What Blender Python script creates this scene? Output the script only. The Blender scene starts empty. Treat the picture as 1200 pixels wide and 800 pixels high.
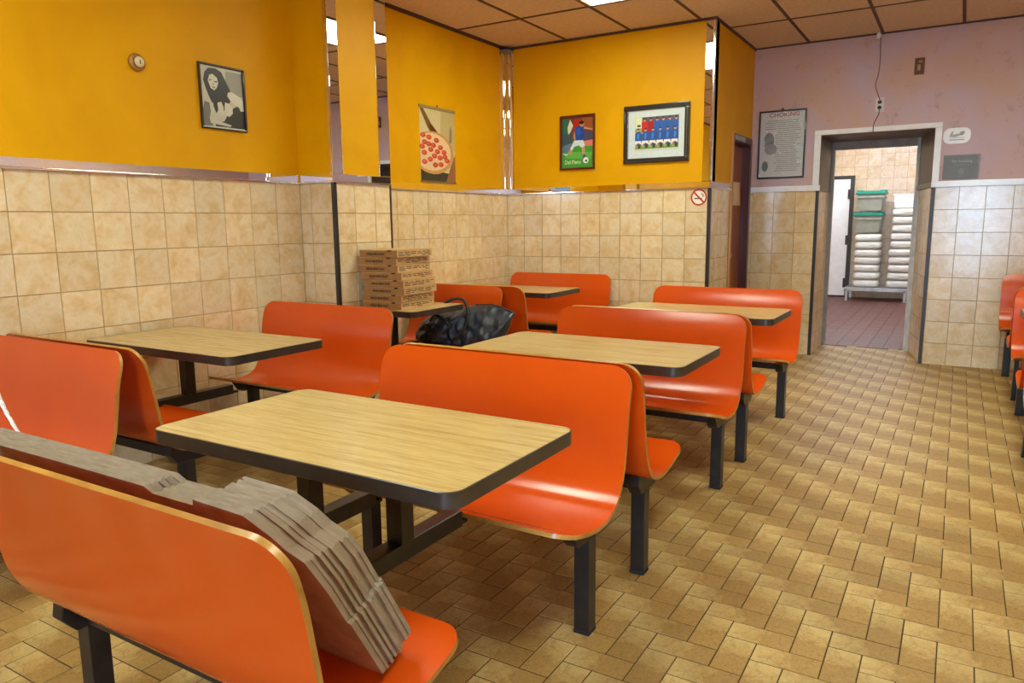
import bpy, bmesh, math, random
from mathutils import Vector, Matrix, noise
random.seed(7)
C = bpy.context.scene.collection
PI = math.pi

# ------------------------------------------------------------------ camera
def lin(r, g, b):
    f = lambda c: (c/255/12.92) if c/255 <= .04045 else ((c/255+.055)/1.055)**2.4
    return (f(r), f(g), f(b), 1)
YAW, PITCH, ROLL = -0.5441, -0.1587, -0.0107
fw = Vector((math.sin(YAW)*math.cos(PITCH), math.cos(YAW)*math.cos(PITCH), math.sin(PITCH)))
rt = Vector((math.cos(YAW), -math.sin(YAW), 0))
up = rt.cross(fw)
r2 = rt*math.cos(ROLL)+up*math.sin(ROLL)
u2 = up*math.cos(ROLL)-rt*math.sin(ROLL)
cd = bpy.data.cameras.new('camera'); cam = bpy.data.objects.new('camera', cd); C.objects.link(cam)
cd.sensor_width = 36; cd.lens = 36*863.07/1200; cd.clip_start = .02
M = Matrix((r2, u2, -fw)).transposed().to_4x4(); M.translation = Vector((3.8565, 0, 1.319))
cam.matrix_world = M
bpy.context.scene.camera = cam

# ------------------------------------------------------------------ light
SKY_STRENGTH = 23.0
SKY_COLOR = (.46, .70, 1.0, 1)
LAMP_POWER = 16
LAMP_COLOR = (.91, 1.0, .80, 1)
KITCHEN_POWER = 33
w = bpy.data.worlds.new('sky'); bpy.context.scene.world = w; w.use_nodes = True
w.node_tree.nodes['Background'].inputs[0].default_value = SKY_COLOR
w.node_tree.nodes['Background'].inputs[1].default_value = SKY_STRENGTH
vs = bpy.context.scene.view_settings
bpy.context.scene.display_settings.display_device = 'sRGB'
vs.view_transform = 'Standard'; vs.look = 'None'; vs.gamma = 1; vs.use_curve_mapping = False
vs.exposure = 0.43
RX, FY = 5.4, -3.2          # right wall and front (street) wall, behind the camera
WINDOWS = []
STREET_DOOR = (3.45, 4.75)
for x0, x1 in WINDOWS + [STREET_DOOR]:
    l = bpy.data.lights.new('daylight_portal', 'AREA'); l.shape = 'RECTANGLE'
    l.size = x1-x0; l.size_y = 1.9; l.cycles.is_portal = True
    o = bpy.data.objects.new('daylight_portal', l); C.objects.link(o)
    o.location = ((x0+x1)/2, FY-.03, 1.55); o.rotation_euler = (PI/2, 0, 0)

# ------------------------------------------------------------------ materials
LIN = lin
class NT:
    def __init__(s, name):
        s.m = bpy.data.materials.new(name); s.m.use_nodes = True
        s.n = s.m.node_tree.nodes; s.l = s.m.node_tree.links; s.b = s.n['Principled BSDF']
    def node(s, t, **k):
        x = s.n.new(t)
        for a, v in k.items(): setattr(x, a, v)
        return x
    def lk(s, a, b): s.l.new(a, b)
    def setp(s, **k):
        for a, v in k.items():
            s.b.inputs[{'rough': 'Roughness', 'metal': 'Metallic', 'coat': 'Coat Weight', 'coatr': 'Coat Roughness', 'spec': 'Specular IOR Level', 'col': 'Base Color', 'trans': 'Transmission Weight', 'alpha': 'Alpha'}[a]].default_value = v
    def rnd(s):
        oi = s.node('ShaderNodeObjectInfo'); at = s.node('ShaderNodeAttribute', attribute_name='rnd')
        a = s.node('ShaderNodeMath', operation='ADD'); s.lk(oi.outputs['Random'], a.inputs[0]); s.lk(at.outputs['Fac'], a.inputs[1])
        return a.outputs[0]
    def mul(s, a, v):
        x = s.node('ShaderNodeMath', operation='MULTIPLY'); s.lk(a, x.inputs[0]); x.inputs[1].default_value = v; return x.outputs[0]
    def coords(s, kind='Object', scale=(1, 1, 1), rnd=0):
        tc = s.node('ShaderNodeTexCoord'); mp = s.node('ShaderNodeMapping'); mp.inputs['Scale'].default_value = scale
        s.lk(tc.outputs[kind], mp.inputs[0])
        if rnd:
            cb = s.node('ShaderNodeCombineXYZ'); r = s.mul(s.rnd(), rnd)
            for i in range(3): s.lk(r, cb.inputs[i])
            s.lk(cb.outputs[0], mp.inputs['Location'])
        return mp.outputs[0]
    def noise(s, co, scale, detail=4, rough=.55, dist=0):
        x = s.node('ShaderNodeTexNoise'); s.lk(co, x.inputs['Vector'])
        x.inputs['Scale'].default_value = scale; x.inputs['Detail'].default_value = detail
        x.inputs['Roughness'].default_value = rough; x.inputs['Distortion'].default_value = dist
        return x.outputs['Fac']
    def ramp(s, fac, stops):
        x = s.node('ShaderNodeValToRGB'); e = x.color_ramp.elements
        while len(e) < len(stops): e.new(.5)
        for i, (p, c) in enumerate(stops): e[i].position = p; e[i].color = c
        s.lk(fac, x.inputs[0]); return x.outputs[0]
    def mix(s, fac, a, b, mode='MIX'):
        x = s.node('ShaderNodeMix', data_type='RGBA', blend_type=mode)
        for sock, v in ((x.inputs[0], fac), (x.inputs[6], a), (x.inputs[7], b)):
            if hasattr(v, 'default_value') or hasattr(v, 'links'): s.lk(v, sock)
            else: sock.default_value = v
        return x.outputs[2]
    def bump(s, h, strength=.2, dist=.01):
        x = s.node('ShaderNodeBump'); x.inputs['Strength'].default_value = strength; x.inputs['Distance'].default_value = dist
        s.lk(h, x.inputs['Height']); s.lk(x.outputs[0], s.b.inputs['Normal'])
    def color(s, c): s.lk(c, s.b.inputs['Base Color'])

def plain(name, col, rough=.5, metal=0, var=.08, scale=12, bump=0, **k):
    t = NT(name); co = t.coords()
    n = t.noise(co, scale)
    dk = tuple(c*(1-var*2) for c in col[:3])+(1,); lt = tuple(min(1, c*(1+var)) for c in col[:3])+(1,)
    t.color(t.ramp(n, [(.3, dk), (.7, lt)])); t.setp(rough=rough, metal=metal, **k)
    if bump: t.bump(t.noise(co, scale*6), bump, .004)
    return t.m

def m_tile(name='cream_marbled_tile', k=1.0, kb=1.0):
    lin = lambda r, g, b: LIN(r*k, g*k, b*k*kb)
    t = NT(name); co = t.coords(rnd=37)
    n = t.noise(co, 9, 5, .6, .6); n2 = t.noise(co, 34, 4, .6, .2)
    c = t.ramp(n, [(.30, lin(214, 178, 124)), (.46, lin(228, 198, 150)), (.60, lin(234, 214, 178)), (.75, lin(222, 194, 150))])
    c = t.mix(.2, c, t.ramp(n2, [(.3, lin(196, 154, 104)), (.7, lin(232, 216, 186))]))
    hv = t.node('ShaderNodeHueSaturation'); vv = t.node('ShaderNodeMapRange'); t.lk(t.rnd(), vv.inputs[0])
    vv.inputs[3].default_value = .90; vv.inputs[4].default_value = 1.04
    t.lk(vv.outputs[0], hv.inputs['Value']); t.lk(c, hv.inputs['Color']); t.color(hv.outputs[0])
    t.setp(rough=.18, spec=.6); t.bump(t.noise(co, 14), .08, .004)
    return t.m
def m_floor(name, light, mid, dark, vein):
    t = NT(name); tc = t.node('ShaderNodeUVMap'); sp = t.node('ShaderNodeSeparateXYZ'); t.lk(tc.outputs[0], sp.inputs[0])
    mp = t.node('ShaderNodeMapping'); mp.inputs['Scale'].default_value = (2, 1, 1); t.lk(tc.outputs[0], mp.inputs[0])
    r = t.mul(t.rnd(), 13); cb = t.node('ShaderNodeCombineXYZ'); t.lk(r, cb.inputs[2]); t.lk(cb.outputs[0], mp.inputs['Location'])
    co = mp.outputs[0]
    n = t.noise(co, 1.6, 5, .6, .4)
    g = t.node('ShaderNodeMath', operation='ADD'); t.lk(sp.outputs[0], g.inputs[0]); t.lk(t.mul(n, .9), g.inputs[1])
    c = t.ramp(g.outputs[0], [(.42, light), (.95, mid), (1.0, dark)])
    x = c
    # repeated printed veins: same place on each tile
    mp2 = t.node('ShaderNodeMapping'); mp2.inputs['Scale'].default_value = (2.3, 1.0, 1); t.lk(tc.outputs[0], mp2.inputs[0])
    wn = t.node('ShaderNodeTexNoise'); wn.inputs['Scale'].default_value = 2.2; t.lk(mp2.outputs[0], wn.inputs['Vector'])
    ad = t.mix(.6, mp2.outputs[0], wn.outputs['Color'], 'ADD')
    v = t.node('ShaderNodeTexVoronoi', feature='DISTANCE_TO_EDGE'); v.inputs['Scale'].default_value = 1.15; t.lk(ad, v.inputs['Vector'])
    vr = t.node('ShaderNodeMapRange'); t.lk(v.outputs['Distance'], vr.inputs[0]); vr.inputs[1].default_value = 0; vr.inputs[2].default_value = .035
    vr.inputs[3].default_value = .42; vr.inputs[4].default_value = 0
    c = t.mix(vr.outputs[0], c, vein)
    n3 = t.noise(co, 9, 6, .7)
    c = t.mix(.2, c, t.ramp(n3, [(.35, vein), (.6, light)]))
    hv = t.node('ShaderNodeHueSaturation'); vv = t.node('ShaderNodeMapRange'); t.lk(t.rnd(), vv.inputs[0])
    vv.inputs[3].default_value = .86; vv.inputs[4].default_value = 1.08
    t.lk(vv.outputs[0], hv.inputs['Value']); t.lk(c, hv.inputs['Color']); t.color(hv.outputs[0])
    t.setp(rough=.5, spec=.3)
    h = t.node('ShaderNodeMath', operation='ADD'); t.lk(n3, h.inputs[0]); t.lk(t.mul(vr.outputs[0], -1.2), h.inputs[1])
    t.bump(h.outputs[0], .35, .003)
    return t.m
def m_paint(name, base, patch, amount, stain=None):
    t = NT(name); co = t.coords()
    n = t.noise(co, 1.5, 6, .6, .5); c = t.mix(t.mul(t.ramp(n, [(.36, (0, 0, 0, 1)), (.60, (1, 1, 1, 1))]), min(1, amount)), base, patch)
    if stain:
        n2 = t.noise(co, 6, 8, .75, .2); f = t.ramp(n2, [(.56, (0, 0, 0, 1)), (.70, (1, 1, 1, 1))])
        c = t.mix(t.mul(f, .4), c, stain)
    t.color(c); t.setp(rough=.5, spec=.16); t.bump(t.noise(co, 60, 3), .08, .003)
    return t.m
def m_laminate():
    t = NT('woodgrain_laminate'); co = t.coords('Object', (1.2, 26, 1), rnd=5)
    n = t.noise(co, 2.4, 8, .7, .4); co2 = t.coords('Object', (3, 90, 1), rnd=5); n2 = t.noise(co2, 3, 5, .7)
    c = t.ramp(n, [(.34, lin(160, 128, 76)), (.48, lin(194, 164, 106)), (.6, lin(206, 180, 124)), (.72, lin(182, 150, 94))])
    c = t.mix(.35, c, t.ramp(n2, [(.35, lin(148, 116, 66)), (.6, lin(212, 186, 132))]))
    t.color(c); t.setp(rough=.22, spec=.5)
    return t.m
def m_orange():
    t = NT('orange_laminate'); co = t.coords(rnd=3)
    n = t.noise(co, 3, 4); c = t.ramp(n, [(.3, lin(210, 76, 12)), (.7, lin(217, 82, 16))])
    t.color(c); t.setp(rough=.19, spec=.55); t.bump(t.noise(co, 220, 2), .02, .001)
    return t.m
def m_cardboard(name, a, b, ridge=0):
    t = NT(name); co = t.coords(rnd=9)
    c = t.ramp(t.noise(co, 18, 5), [(.3, a), (.7, b)]); t.color(c); t.setp(rough=.85, spec=.1)
    t.bump(t.noise(t.coords('Object', (1, 1, 6)), 80, 3), .2, .002)
    return t.m
def m_wood(name, a, b, axis=(14, 14, 1), rough=.35):
    t = NT(name); co = t.coords('Object', axis); n = t.noise(co, 2.2, 7, .65, .8)
    t.color(t.ramp(n, [(.3, a), (.7, b)])); t.setp(rough=rough); return t.m
def m_emit(name, col, power):
    t = NT(name); t.setp(col=(.8, .8, .8, 1)); t.b.inputs['Emission Color'].default_value = col; t.b.inputs['Emission Strength'].default_value = power
    return t.m
_flat = {}
def flat(r, g, b, rough=.35):
    k = (r, g, b)
    if k not in _flat:
        _flat[k] = plain('printed_ink', lin(r, g, b), rough, var=.03, scale=40)
    return _flat[k]

TILE = m_tile(); KTILE = m_tile('pale_kitchen_tile', .97, 1.1)
FLOOR = m_floor('veined_stone_floor_tile', lin(204, 176, 116), lin(178, 142, 82), lin(160, 122, 64), lin(128, 92, 44))
QUARRY = plain('red_quarry_tile', lin(106, 62, 56), .5, var=.15, scale=9)
GROUT = plain('tan_grout', lin(188, 152, 110), .9)
FGROUT = plain('dark_floor_grout', lin(66, 44, 22), .9)
ORANGE_WALL = m_paint('marigold_wall_paint', lin(229, 167, 0), lin(214, 150, 0), .6)
PINK_WALL = m_paint('mauve_wall_paint', lin(206, 182, 196), lin(210, 174, 160), .95, lin(132, 96, 72))
CEIL = plain('speckled_ceiling_panel', lin(222, 194, 170), .9, var=.06, scale=30, bump=.3)
GRID = plain('brown_grid_bar', lin(84, 56, 44), .6)
CHROME = plain('brushed_chrome', (.82, .81, .80, 1), .13, 1, var=.03)
MIRROR = plain('mirror_glass', (.9, .9, .88, 1), .015, 1, var=.0)
DARKTRIM = plain('dark_corner_strip', lin(48, 42, 40), .35)
WHITE = plain('white_enamel', lin(246, 246, 250), .2, var=.03)
GREYJ = plain('grey_painted_jamb', lin(150, 144, 140), .5, var=.12)
LAMI = m_laminate(); ORG = m_orange()
PLY = m_wood('varnished_plywood_edge', lin(150, 100, 38), lin(206, 152, 70), (3, 3, 3), .3)
BLACK = plain('black_painted_steel', lin(44, 39, 37), .36, .2, var=.2, scale=20)
TEDGE = plain('dark_table_edge', lin(58, 49, 43), .32, 0, var=.2, scale=14)
KRAFT = m_cardboard('kraft_cardboard', lin(156, 112, 66), lin(172, 126, 78))
KRAFT2 = m_cardboard('kraft_cardboard_side', lin(196, 154, 102), lin(214, 174, 122))
GREYC = m_cardboard('greyish_cardboard', lin(150, 124, 104), lin(176, 150, 128))
GREYC2 = m_cardboard('pale_cardboard_edge', lin(140, 124, 108), lin(162, 148, 132))
INK = plain('black_ink', lin(40, 26, 16), .7)
NYLON = plain('black_nylon', lin(52, 58, 68), .30, var=.3, scale=14, bump=.35)
STRAP = plain('black_webbing', lin(20, 21, 26), .6)
SACK = plain('white_paper_sack', lin(224, 222, 218), .6, var=.05, scale=8, bump=.2)
TEAL = plain('teal_plastic_lid', lin(0, 132, 110), .35)
BIN = plain('translucent_grey_plastic', lin(150, 152, 140), .3)
STEEL = plain('stainless_steel', (.55, .55, .55, 1), .32, .9, var=.1)
DOORWOOD = m_wood('varnished_door_wood', lin(128, 62, 18), lin(164, 88, 28))
CASING = m_wood('dark_red_casing', lin(74, 34, 34), lin(96, 50, 46))
LIGHTWOOD = m_wood('pale_casing_wood', lin(190, 130, 70), lin(210, 150, 88))
PAPER = plain('yellowed_paper', lin(206, 178, 146), .8, var=.05)
LAMP = m_emit('lit_fluorescent_diffuser', LAMP_COLOR, LAMP_POWER)
KLAMP = m_emit('lit_kitchen_diffuser', (.84, .96, 1.1, 1), KITCHEN_POWER)

# ------------------------------------------------------------------ geometry helpers
def empty(name, loc=(0, 0, 0), rz=0, parent=None):
    o = bpy.data.objects.new(name, None); C.objects.link(o); o.location = loc; o.rotation_euler = (0, 0, rz); o.empty_display_size = .05
    if parent: o.parent = parent
    return o
def tag(o, label, cat, group=None, kind=None):
    o['label'] = label; o['category'] = cat
    if group: o['group'] = group
    if kind: o['kind'] = kind
    return o
class B:
    def __init__(s): s.bm = bmesh.new(); s.mats = []
    def mi(s, m):
        if m not in s.mats: s.mats.append(m)
        return s.mats.index(m)
    def poly(s, pts, m, smooth=False):
        f = s.bm.faces.new([s.bm.verts.new(p) for p in pts]); f.material_index = s.mi(m); f.smooth = smooth; return f
    def box(s, a, b, m, bev=0, rot=None, at=None):
        x0, y0, z0 = a; x1, y1, z1 = b
        bm2 = bmesh.new(); r = bmesh.ops.create_cube(bm2, size=1)
        for v in bm2.verts: v.co = Vector(((x0+x1)/2+v.co.x*(x1-x0), (y0+y1)/2+v.co.y*(y1-y0), (z0+z1)/2+v.co.z*(z1-z0)))
        if bev: bmesh.ops.bevel(bm2, geom=bm2.edges[:], offset=bev, segments=2, profile=.7, affect='EDGES')
        if rot is not None: bmesh.ops.rotate(bm2, verts=bm2.verts, cent=at or (0, 0, 0), matrix=rot)
        s.add(bm2, m)
        return s
    def add(s, bm2, m, smooth=False):
        i = s.mi(m); vm = {}
        for v in bm2.verts: vm[v] = s.bm.verts.new(v.co)
        for f in bm2.faces:
            try: g = s.bm.faces.new([vm[v] for v in f.verts]); g.material_index = i; g.smooth = smooth
            except ValueError: pass
        bm2.free()
    def prism(s, pts, axis, a, b, m, bev=0):
        """extrude 2D polygon pts along axis 0/1/2 from a to b"""
        def P(p, t):
            q = list(p); q.insert(axis, t); return Vector(q)
        bm2 = bmesh.new(); va = [bm2.verts.new(P(p, a)) for p in pts]; vb = [bm2.verts.new(P(p, b)) for p in pts]
        bm2.faces.new(va); bm2.faces.new(vb[::-1]); n = len(pts)
        for i in range(n): bm2.faces.new((va[i], va[(i+1) % n], vb[(i+1) % n], vb[i]))
        bmesh.ops.recalc_face_normals(bm2, faces=bm2.faces)
        if bev: bmesh.ops.bevel(bm2, geom=bm2.edges[:], offset=bev, segments=2, affect='EDGES')
        s.add(bm2, m); return s
    def lathe(s, prof, axis, cen, m, n=32, cap=True):
        """prof list of (r, t) revolved about axis through cen"""
        def P(r, t, a):
            q = [r*math.cos(a), r*math.sin(a)]; q.insert(axis, t); return Vector(q)+Vector(cen)
        i = s.mi(m); rings = [[s.bm.verts.new(P(r, t, 2*PI*k/n)) for k in range(n)] for r, t in prof]
        for a, b in zip(rings, rings[1:]):
            for k in range(n):
                f = s.bm.faces.new((a[k], a[(k+1) % n], b[(k+1) % n], b[k])); f.material_index = i; f.smooth = True
        for rg in (rings[0], rings[-1]) if cap else ():
            f = s.bm.faces.new(rg); f.material_index = i
        return s
    def tube(s, pts, r, m, n=8):
        i = s.mi(m); pts = [Vector(p) for p in pts]; rings = []
        for k, p in enumerate(pts):
            d = (pts[min(k+1, len(pts)-1)]-pts[max(k-1, 0)]).normalized()
            a = d.cross(Vector((.13, .21, .97))).normalized(); b = d.cross(a)
            rings.append([s.bm.verts.new(p+(a*math.cos(2*PI*j/n)+b*math.sin(2*PI*j/n))*r) for j in range(n)])
        for a, b in zip(rings, rings[1:]):
            for k in range(n):
                f = s.bm.faces.new((a[k], a[(k+1) % n], b[(k+1) % n], b[k])); f.material_index = i; f.smooth = True
        for rg in (rings[0], rings[-1]):
            s.bm.faces.new(rg).material_index = i
        return s
    def done(s, name, parent=None, loc=None, norm=True):
        if norm: bmesh.ops.recalc_face_normals(s.bm, faces=s.bm.faces)
        me = bpy.data.meshes.new(name); s.bm.to_mesh(me); s.bm.free()
        for m in s.mats: me.materials.append(m)
        o = bpy.data.objects.new(name, me); C.objects.link(o)
        if parent: o.parent = parent
        if loc: o.location = loc
        return o
def arc2(cx, cy, r, a0, a1, n=6):
    return [(cx+r*math.cos(a0+(a1-a0)*k/n), cy+r*math.sin(a0+(a1-a0)*k/n)) for k in range(n+1)]
def rrect(x0, y0, x1, y1, r, n=6):
    return arc2(x1-r, y1-r, r, 0, PI/2, n)+arc2(x0+r, y1-r, r, PI/2, PI, n)+arc2(x0+r, y0+r, r, PI, 1.5*PI, n)+arc2(x1-r, y0+r, r, 1.5*PI, 2*PI, n)
def struct(o, label=None):
    o['kind'] = 'structure'
    if label: o['label'] = label; o['category'] = 'room'
    return o
def copy_tree(o, parent=None):
    c = o.copy(); C.objects.link(c); c.parent = parent
    for ch in o.children: copy_tree(ch, c)
    return c

# ------------------------------------------------------------------ room
ZC = 2.97; T = .006
YD, YK, XW = 6.317, 7.678, 2.016
PX, YP0, YP1 = .316, 3.618, 4.184
def wallbox(b, a, c, low, high, zs=1.6):
    b.box((a[0], a[1], a[2]), (c[0], c[1], zs), low); b.box((a[0], a[1], zs), (c[0], c[1], c[2]), high)
wl = B(); wallbox(wl, (-.2, FY-.15, 0), (-T, YD, ZC), GROUT, ORANGE_WALL); wl.box((-T, FY, 1.6), (0, YD, ZC), ORANGE_WALL)
wall_left = struct(wl.done('wall_left'))
pb = B(); pb.box((0, YP0+T, 0), (PX-T, YP1, 1.6), GROUT); pb.box((0, YP0, 1.6), (PX, YP1, ZC), ORANGE_WALL)
wall_pilaster = struct(pb.done('wall_pilaster'))
bb = B(); bb.box((-.2, YD+T, 0), (XW-T, YD+.12, 1.6), GROUT); bb.box((-.2, YD, 1.6), (XW, YD+.12, ZC), ORANGE_WALL)
wall_back = struct(bb.done('wall_back'))
sb = B()
wallbox(sb, (1.84, YD+.12, 0), (XW-T, 6.96, ZC), GROUT, ORANGE_WALL); sb.box((XW-T, YD+.01, 1.6), (XW, 6.96, ZC), ORANGE_WALL)
sb.box((1.84, 7.62, 0), (XW-T, YK, ZC), ORANGE_WALL); sb.box((1.84, 6.96, 2.075), (XW, YK, ZC), ORANGE_WALL)
wall_side = struct(sb.done('wall_passage'))
kb = B()
XL, XR, YI = 2.66, 3.61, 8.43
kb.box((XW-.3, YK+T, 0), (XL-T, YI, 1.6), GROUT); kb.box((XW-.3, YK, 1.6), (XL, YI, ZC), PINK_WALL)
sp = [(XR+T, YK+T), (RX+.2, YK+T), (RX+.2, YI), (3.475, YI)]
kb.prism(sp, 2, 0, 1.6, GROUT)
kb.prism([(XR, YK), (RX+.2, YK), (RX+.2, YI), (3.47, YI)], 2, 1.6, ZC, PINK_WALL)
kb.box((XL, YK, 2.112), (XR, YI, ZC), PINK_WALL)
wall_kitchen = struct(kb.done('wall_far'))
rb = B(); wallbox(rb, (RX+T, FY-.15, 0), (RX+.2, YK, ZC), TILE, PINK_WALL)
wall_right = struct(rb.done('wall_right'))
# front wall with shop windows and door opening (behind the camera)
fb = B()
cuts = sorted(WINDOWS+[STREET_DOOR]); xs = -.2
for x0, x1 in cuts:
    fb.box((xs, FY-.15, 0), (x0, FY, ZC), ORANGE_WALL)
    if x1 < 4: fb.box((x0, FY-.15, 0), (x1, FY, .6), ORANGE_WALL)
    fb.box((x0, FY-.15, 2.5), (x1, FY, ZC), ORANGE_WALL); xs = x1
fb.box((xs, FY-.15, 0), (RX+.2, FY, ZC), ORANGE_WALL)
wall_front = struct(fb.done('wall_front'))
for i, (x0, x1) in enumerate(WINDOWS):
    b = B()
    for a, c in (((x0, .6), (x0+.05, 2.5)), ((x1-.05, .6), (x1, 2.5)), ((x0, .6), (x1, .65)), ((x0, 2.45), (x1, 2.5)), (((x0+x1)/2-.02, .65), ((x0+x1)/2+.02, 2.45))):
        b.box((a[0], FY-.1, a[1]), (c[0], FY-.04, c[1]), STEEL)
    struct(b.done('window_%d' % (i+1)))
b = B(); x0, x1 = STREET_DOOR
for a, c in (((x0, 0), (x0+.07, 2.5)), ((x1-.07, 0), (x1, 2.5)), ((x0, 0), (x1, .1)), ((x0, 2.4), (x1, 2.5)), ((x0, .95), (x1, 1.02))):
    b.box((a[0], FY-.1, a[1]), (c[0], FY-.04, c[1]), STEEL)
struct(b.done('door_1'))
# pavement outside
b = B(); b.box((-8, FY-14, -.12), (14, FY-.15, -.02), plain('grey_pavement', lin(120, 118, 116), .9)); struct(b.done('ground'))

# ---- wall tiles: one object each
_tm = {}
def tile_mesh(w, h, mat=None):
    mat = mat or TILE; k = (round(w, 3), round(h, 3), mat.name)
    if k not in _tm:
        b = B(); g = .0012; bm2 = bmesh.new(); bmesh.ops.create_cube(bm2, size=1)
        for v in bm2.verts:
            v.co = Vector((v.co.x*(w-g*2), v.co.y*.012, v.co.z*(h-g*2)))
            if v.co.y < 0: v.co.x *= 1-.0026/w; v.co.z *= 1-.0026/h
        b.add(bm2, mat); o = b.done('wall_tile'); me = o.data; bpy.data.objects.remove(o); _tm[k] = me
    return _tm[k]
def tiles(parent, p0, p1, cols, rows=range(8), ztop=1.6, mat=None):
    """cols: list of distances along p0->p1; face looks to the right-hand side normal of travel reversed"""
    d = Vector(p1)-Vector(p0); L = d.length; d.normalize(); n = Vector((d.y, -d.x, 0)); ang = math.atan2(d.y, d.x)
    for a, c in zip(cols, cols[1:]):
        if c-a < .012: continue
        for r in rows:
            o = bpy.data.objects.new('wall_tile', tile_mesh(c-a, .2, mat)); C.objects.link(o); o.parent = parent
            j = random.uniform(-.0006, .0006)
            o.location = Vector(p0)+d*((a+c)/2)+Vector((0, 0, ztop-.2*r-.1))-n*(.006+j); o.rotation_euler = (random.uniform(-.003, .003), 0, ang)
def span(start, end, first, step=.2019):
    r = [start]; x = first
    while x < end-.015:
        if x > start+.015: r.append(x)
        x += step
    return r+[end]
sh = lambda l, o: [x-o for x in l]
# travel direction with room on the right-hand normal: n = (dy,-dx)
tiles(wall_left, (0, 0, 0), (0, YP0, 0), span(.58, YP0, .7826))
tiles(wall_left, (0, 0, 0), (0, YD, 0), span(YP1, YD, 6.247-.2019*12+.0))
tiles(wall_pilaster, (0, YP0, 0), (PX, YP0, 0), [0, .1, PX-.003])
tiles(wall_pilaster, (PX, 0, 0), (PX, YP1, 0), [YP0+.003, 3.808, 4.013, YP1-.003])
tiles(wall_back, (0, YD, 0), (XW, YD, 0), span(0, XW-.004, .187))
tiles(wall_side, (XW, 0, 0), (XW, 7, 0), span(YD+.004, 6.93, 6.517))
tiles(wall_kitchen, (0, YK, 0), (XL, YK, 0), span(XW, XL-.02, 2.05))
tiles(wall_kitchen, (0, YK, 0), (RX, YK, 0), span(XR+.024, RX, 3.82, .2007))
dv = Vector((XR-3.47, YK-YI, 0)); L = dv.length
tiles(wall_kitchen, (3.47, YI, 0), (XR, YK, 0), span(.05, L-.01, .16))
tiles(wall_kitchen, (XL, YK, 0), (XL, YI, 0), span(.01, YI-YK-.05, .2))

# ---- corner strips, mirrors, ledges
def trim(name, a, c, m, bev=.002):
    b = B(); b.box(a, c, m, bev); return b.done(name)
trims = []
def struct_trim(a, c, m, bev=.002):
    o = trim('trim_%d' % (len(trims)+1), a, c, m, bev); o['kind'] = 'structure'; trims.append(o); return o
struct_trim((PX-.02, YP0-.006, 0), (PX+.006, YP0+.02, 1.598), DARKTRIM)
struct_trim((PX-.014, YP1-.012, 0), (PX+.005, YP1+.004, 1.598), DARKTRIM)
struct_trim((XW-.024, YD-.006, 0), (XW+.006, YD+.022, 1.598), DARKTRIM)
struct_trim((XL-.024, YK-.006, 0), (XL+.006, YK+.02, 1.597), DARKTRIM)
struct_trim((XR-.008, YK-.006, 0), (XR+.022, YK+.02, 1.597), DARKTRIM)
# chrome ledge under mirror band
def band(a, c, nx, ny):
    """a,c corners on the wall line; (nx,ny) outward normal"""
    x0, x1 = sorted((a[0], c[0])); y0, y1 = sorted((a[1], c[1]))
    def ext(t):
        return (x0+min(0, nx*t), y0+min(0, ny*t)), (x1+max(0, nx*t), y1+max(0, ny*t))
    p, q = ext(.016); struct_trim((p[0], p[1], 1.597), (q[0], q[1], 1.609), CHROME, .003)
    p, q = ext(.005); struct_trim((p[0], p[1], 1.609), (q[0], q[1], 1.655), MIRROR, .0015)
band((0, FY), (0, YP0-.016), 1, 0); band((0, YP0), (PX, YP0), 0, -1); band((PX, YP0-.016), (PX, YP1), 1, 0)
band((0, YP1), (0, YD), 1, 0); band((0, YD), (XW, YD), 0, -1); band((XW, YD-.016), (XW, 6.93), 1, 0)
# vertical mirror strips with bright bevels
def vmirror(a, c, m=MIRROR, bev=.004): return struct_trim((a[0], a[1], 1.656), (c[0], c[1], ZC-.02), m, bev)
vmirror((PX, YP0-.004, ), (PX+.006, 3.705)); vmirror((PX, 4.07), (PX+.006, YP1+.003))
vmirror((PX-.03, YP0-.006), (PX-.001, YP0), CHROME)
def bulge(c0, c1, n, depth, m):
    """convex polished strip between wall points c0 and c1, bulging along n"""
    b = B(); K = 14; P_ = []
    for k in range(K+1):
        t_ = k/K; q = Vector(c0)*(1-t_)+Vector(c1)*t_+Vector(n)*(.002+depth*math.sin(PI*t_)); P_.append(q)
    b.prism([(q.x, q.y) for q in P_]+[(c1[0], c1[1]), (c0[0], c0[1])], 2, 1.656, ZC-.02, m)
    o = b.done('trim_%d' % (len(trims)+1)); o['kind'] = 'structure'; trims.append(o)
    for f in o.data.polygons: f.use_smooth = abs(f.normal.z) < .5 and f.area < 1
    o.data.set_sharp_from_angle(angle=.6)
bulge((0, 6.20), (0, YD-.012), (1, 0), .010, MIRROR); bulge((.006, YD), (.085, YD), (0, -1), .008, MIRROR)
vmirror((1.94, YD-.006), (XW-.014, YD)); vmirror((XW-.014, YD-.008), (XW+.007, YD+.022), CHROME)
# ceiling band at far corner
struct_trim((0, 6.2, ZC-.032), (.09, YD, ZC-.02), DARKTRIM)
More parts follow.
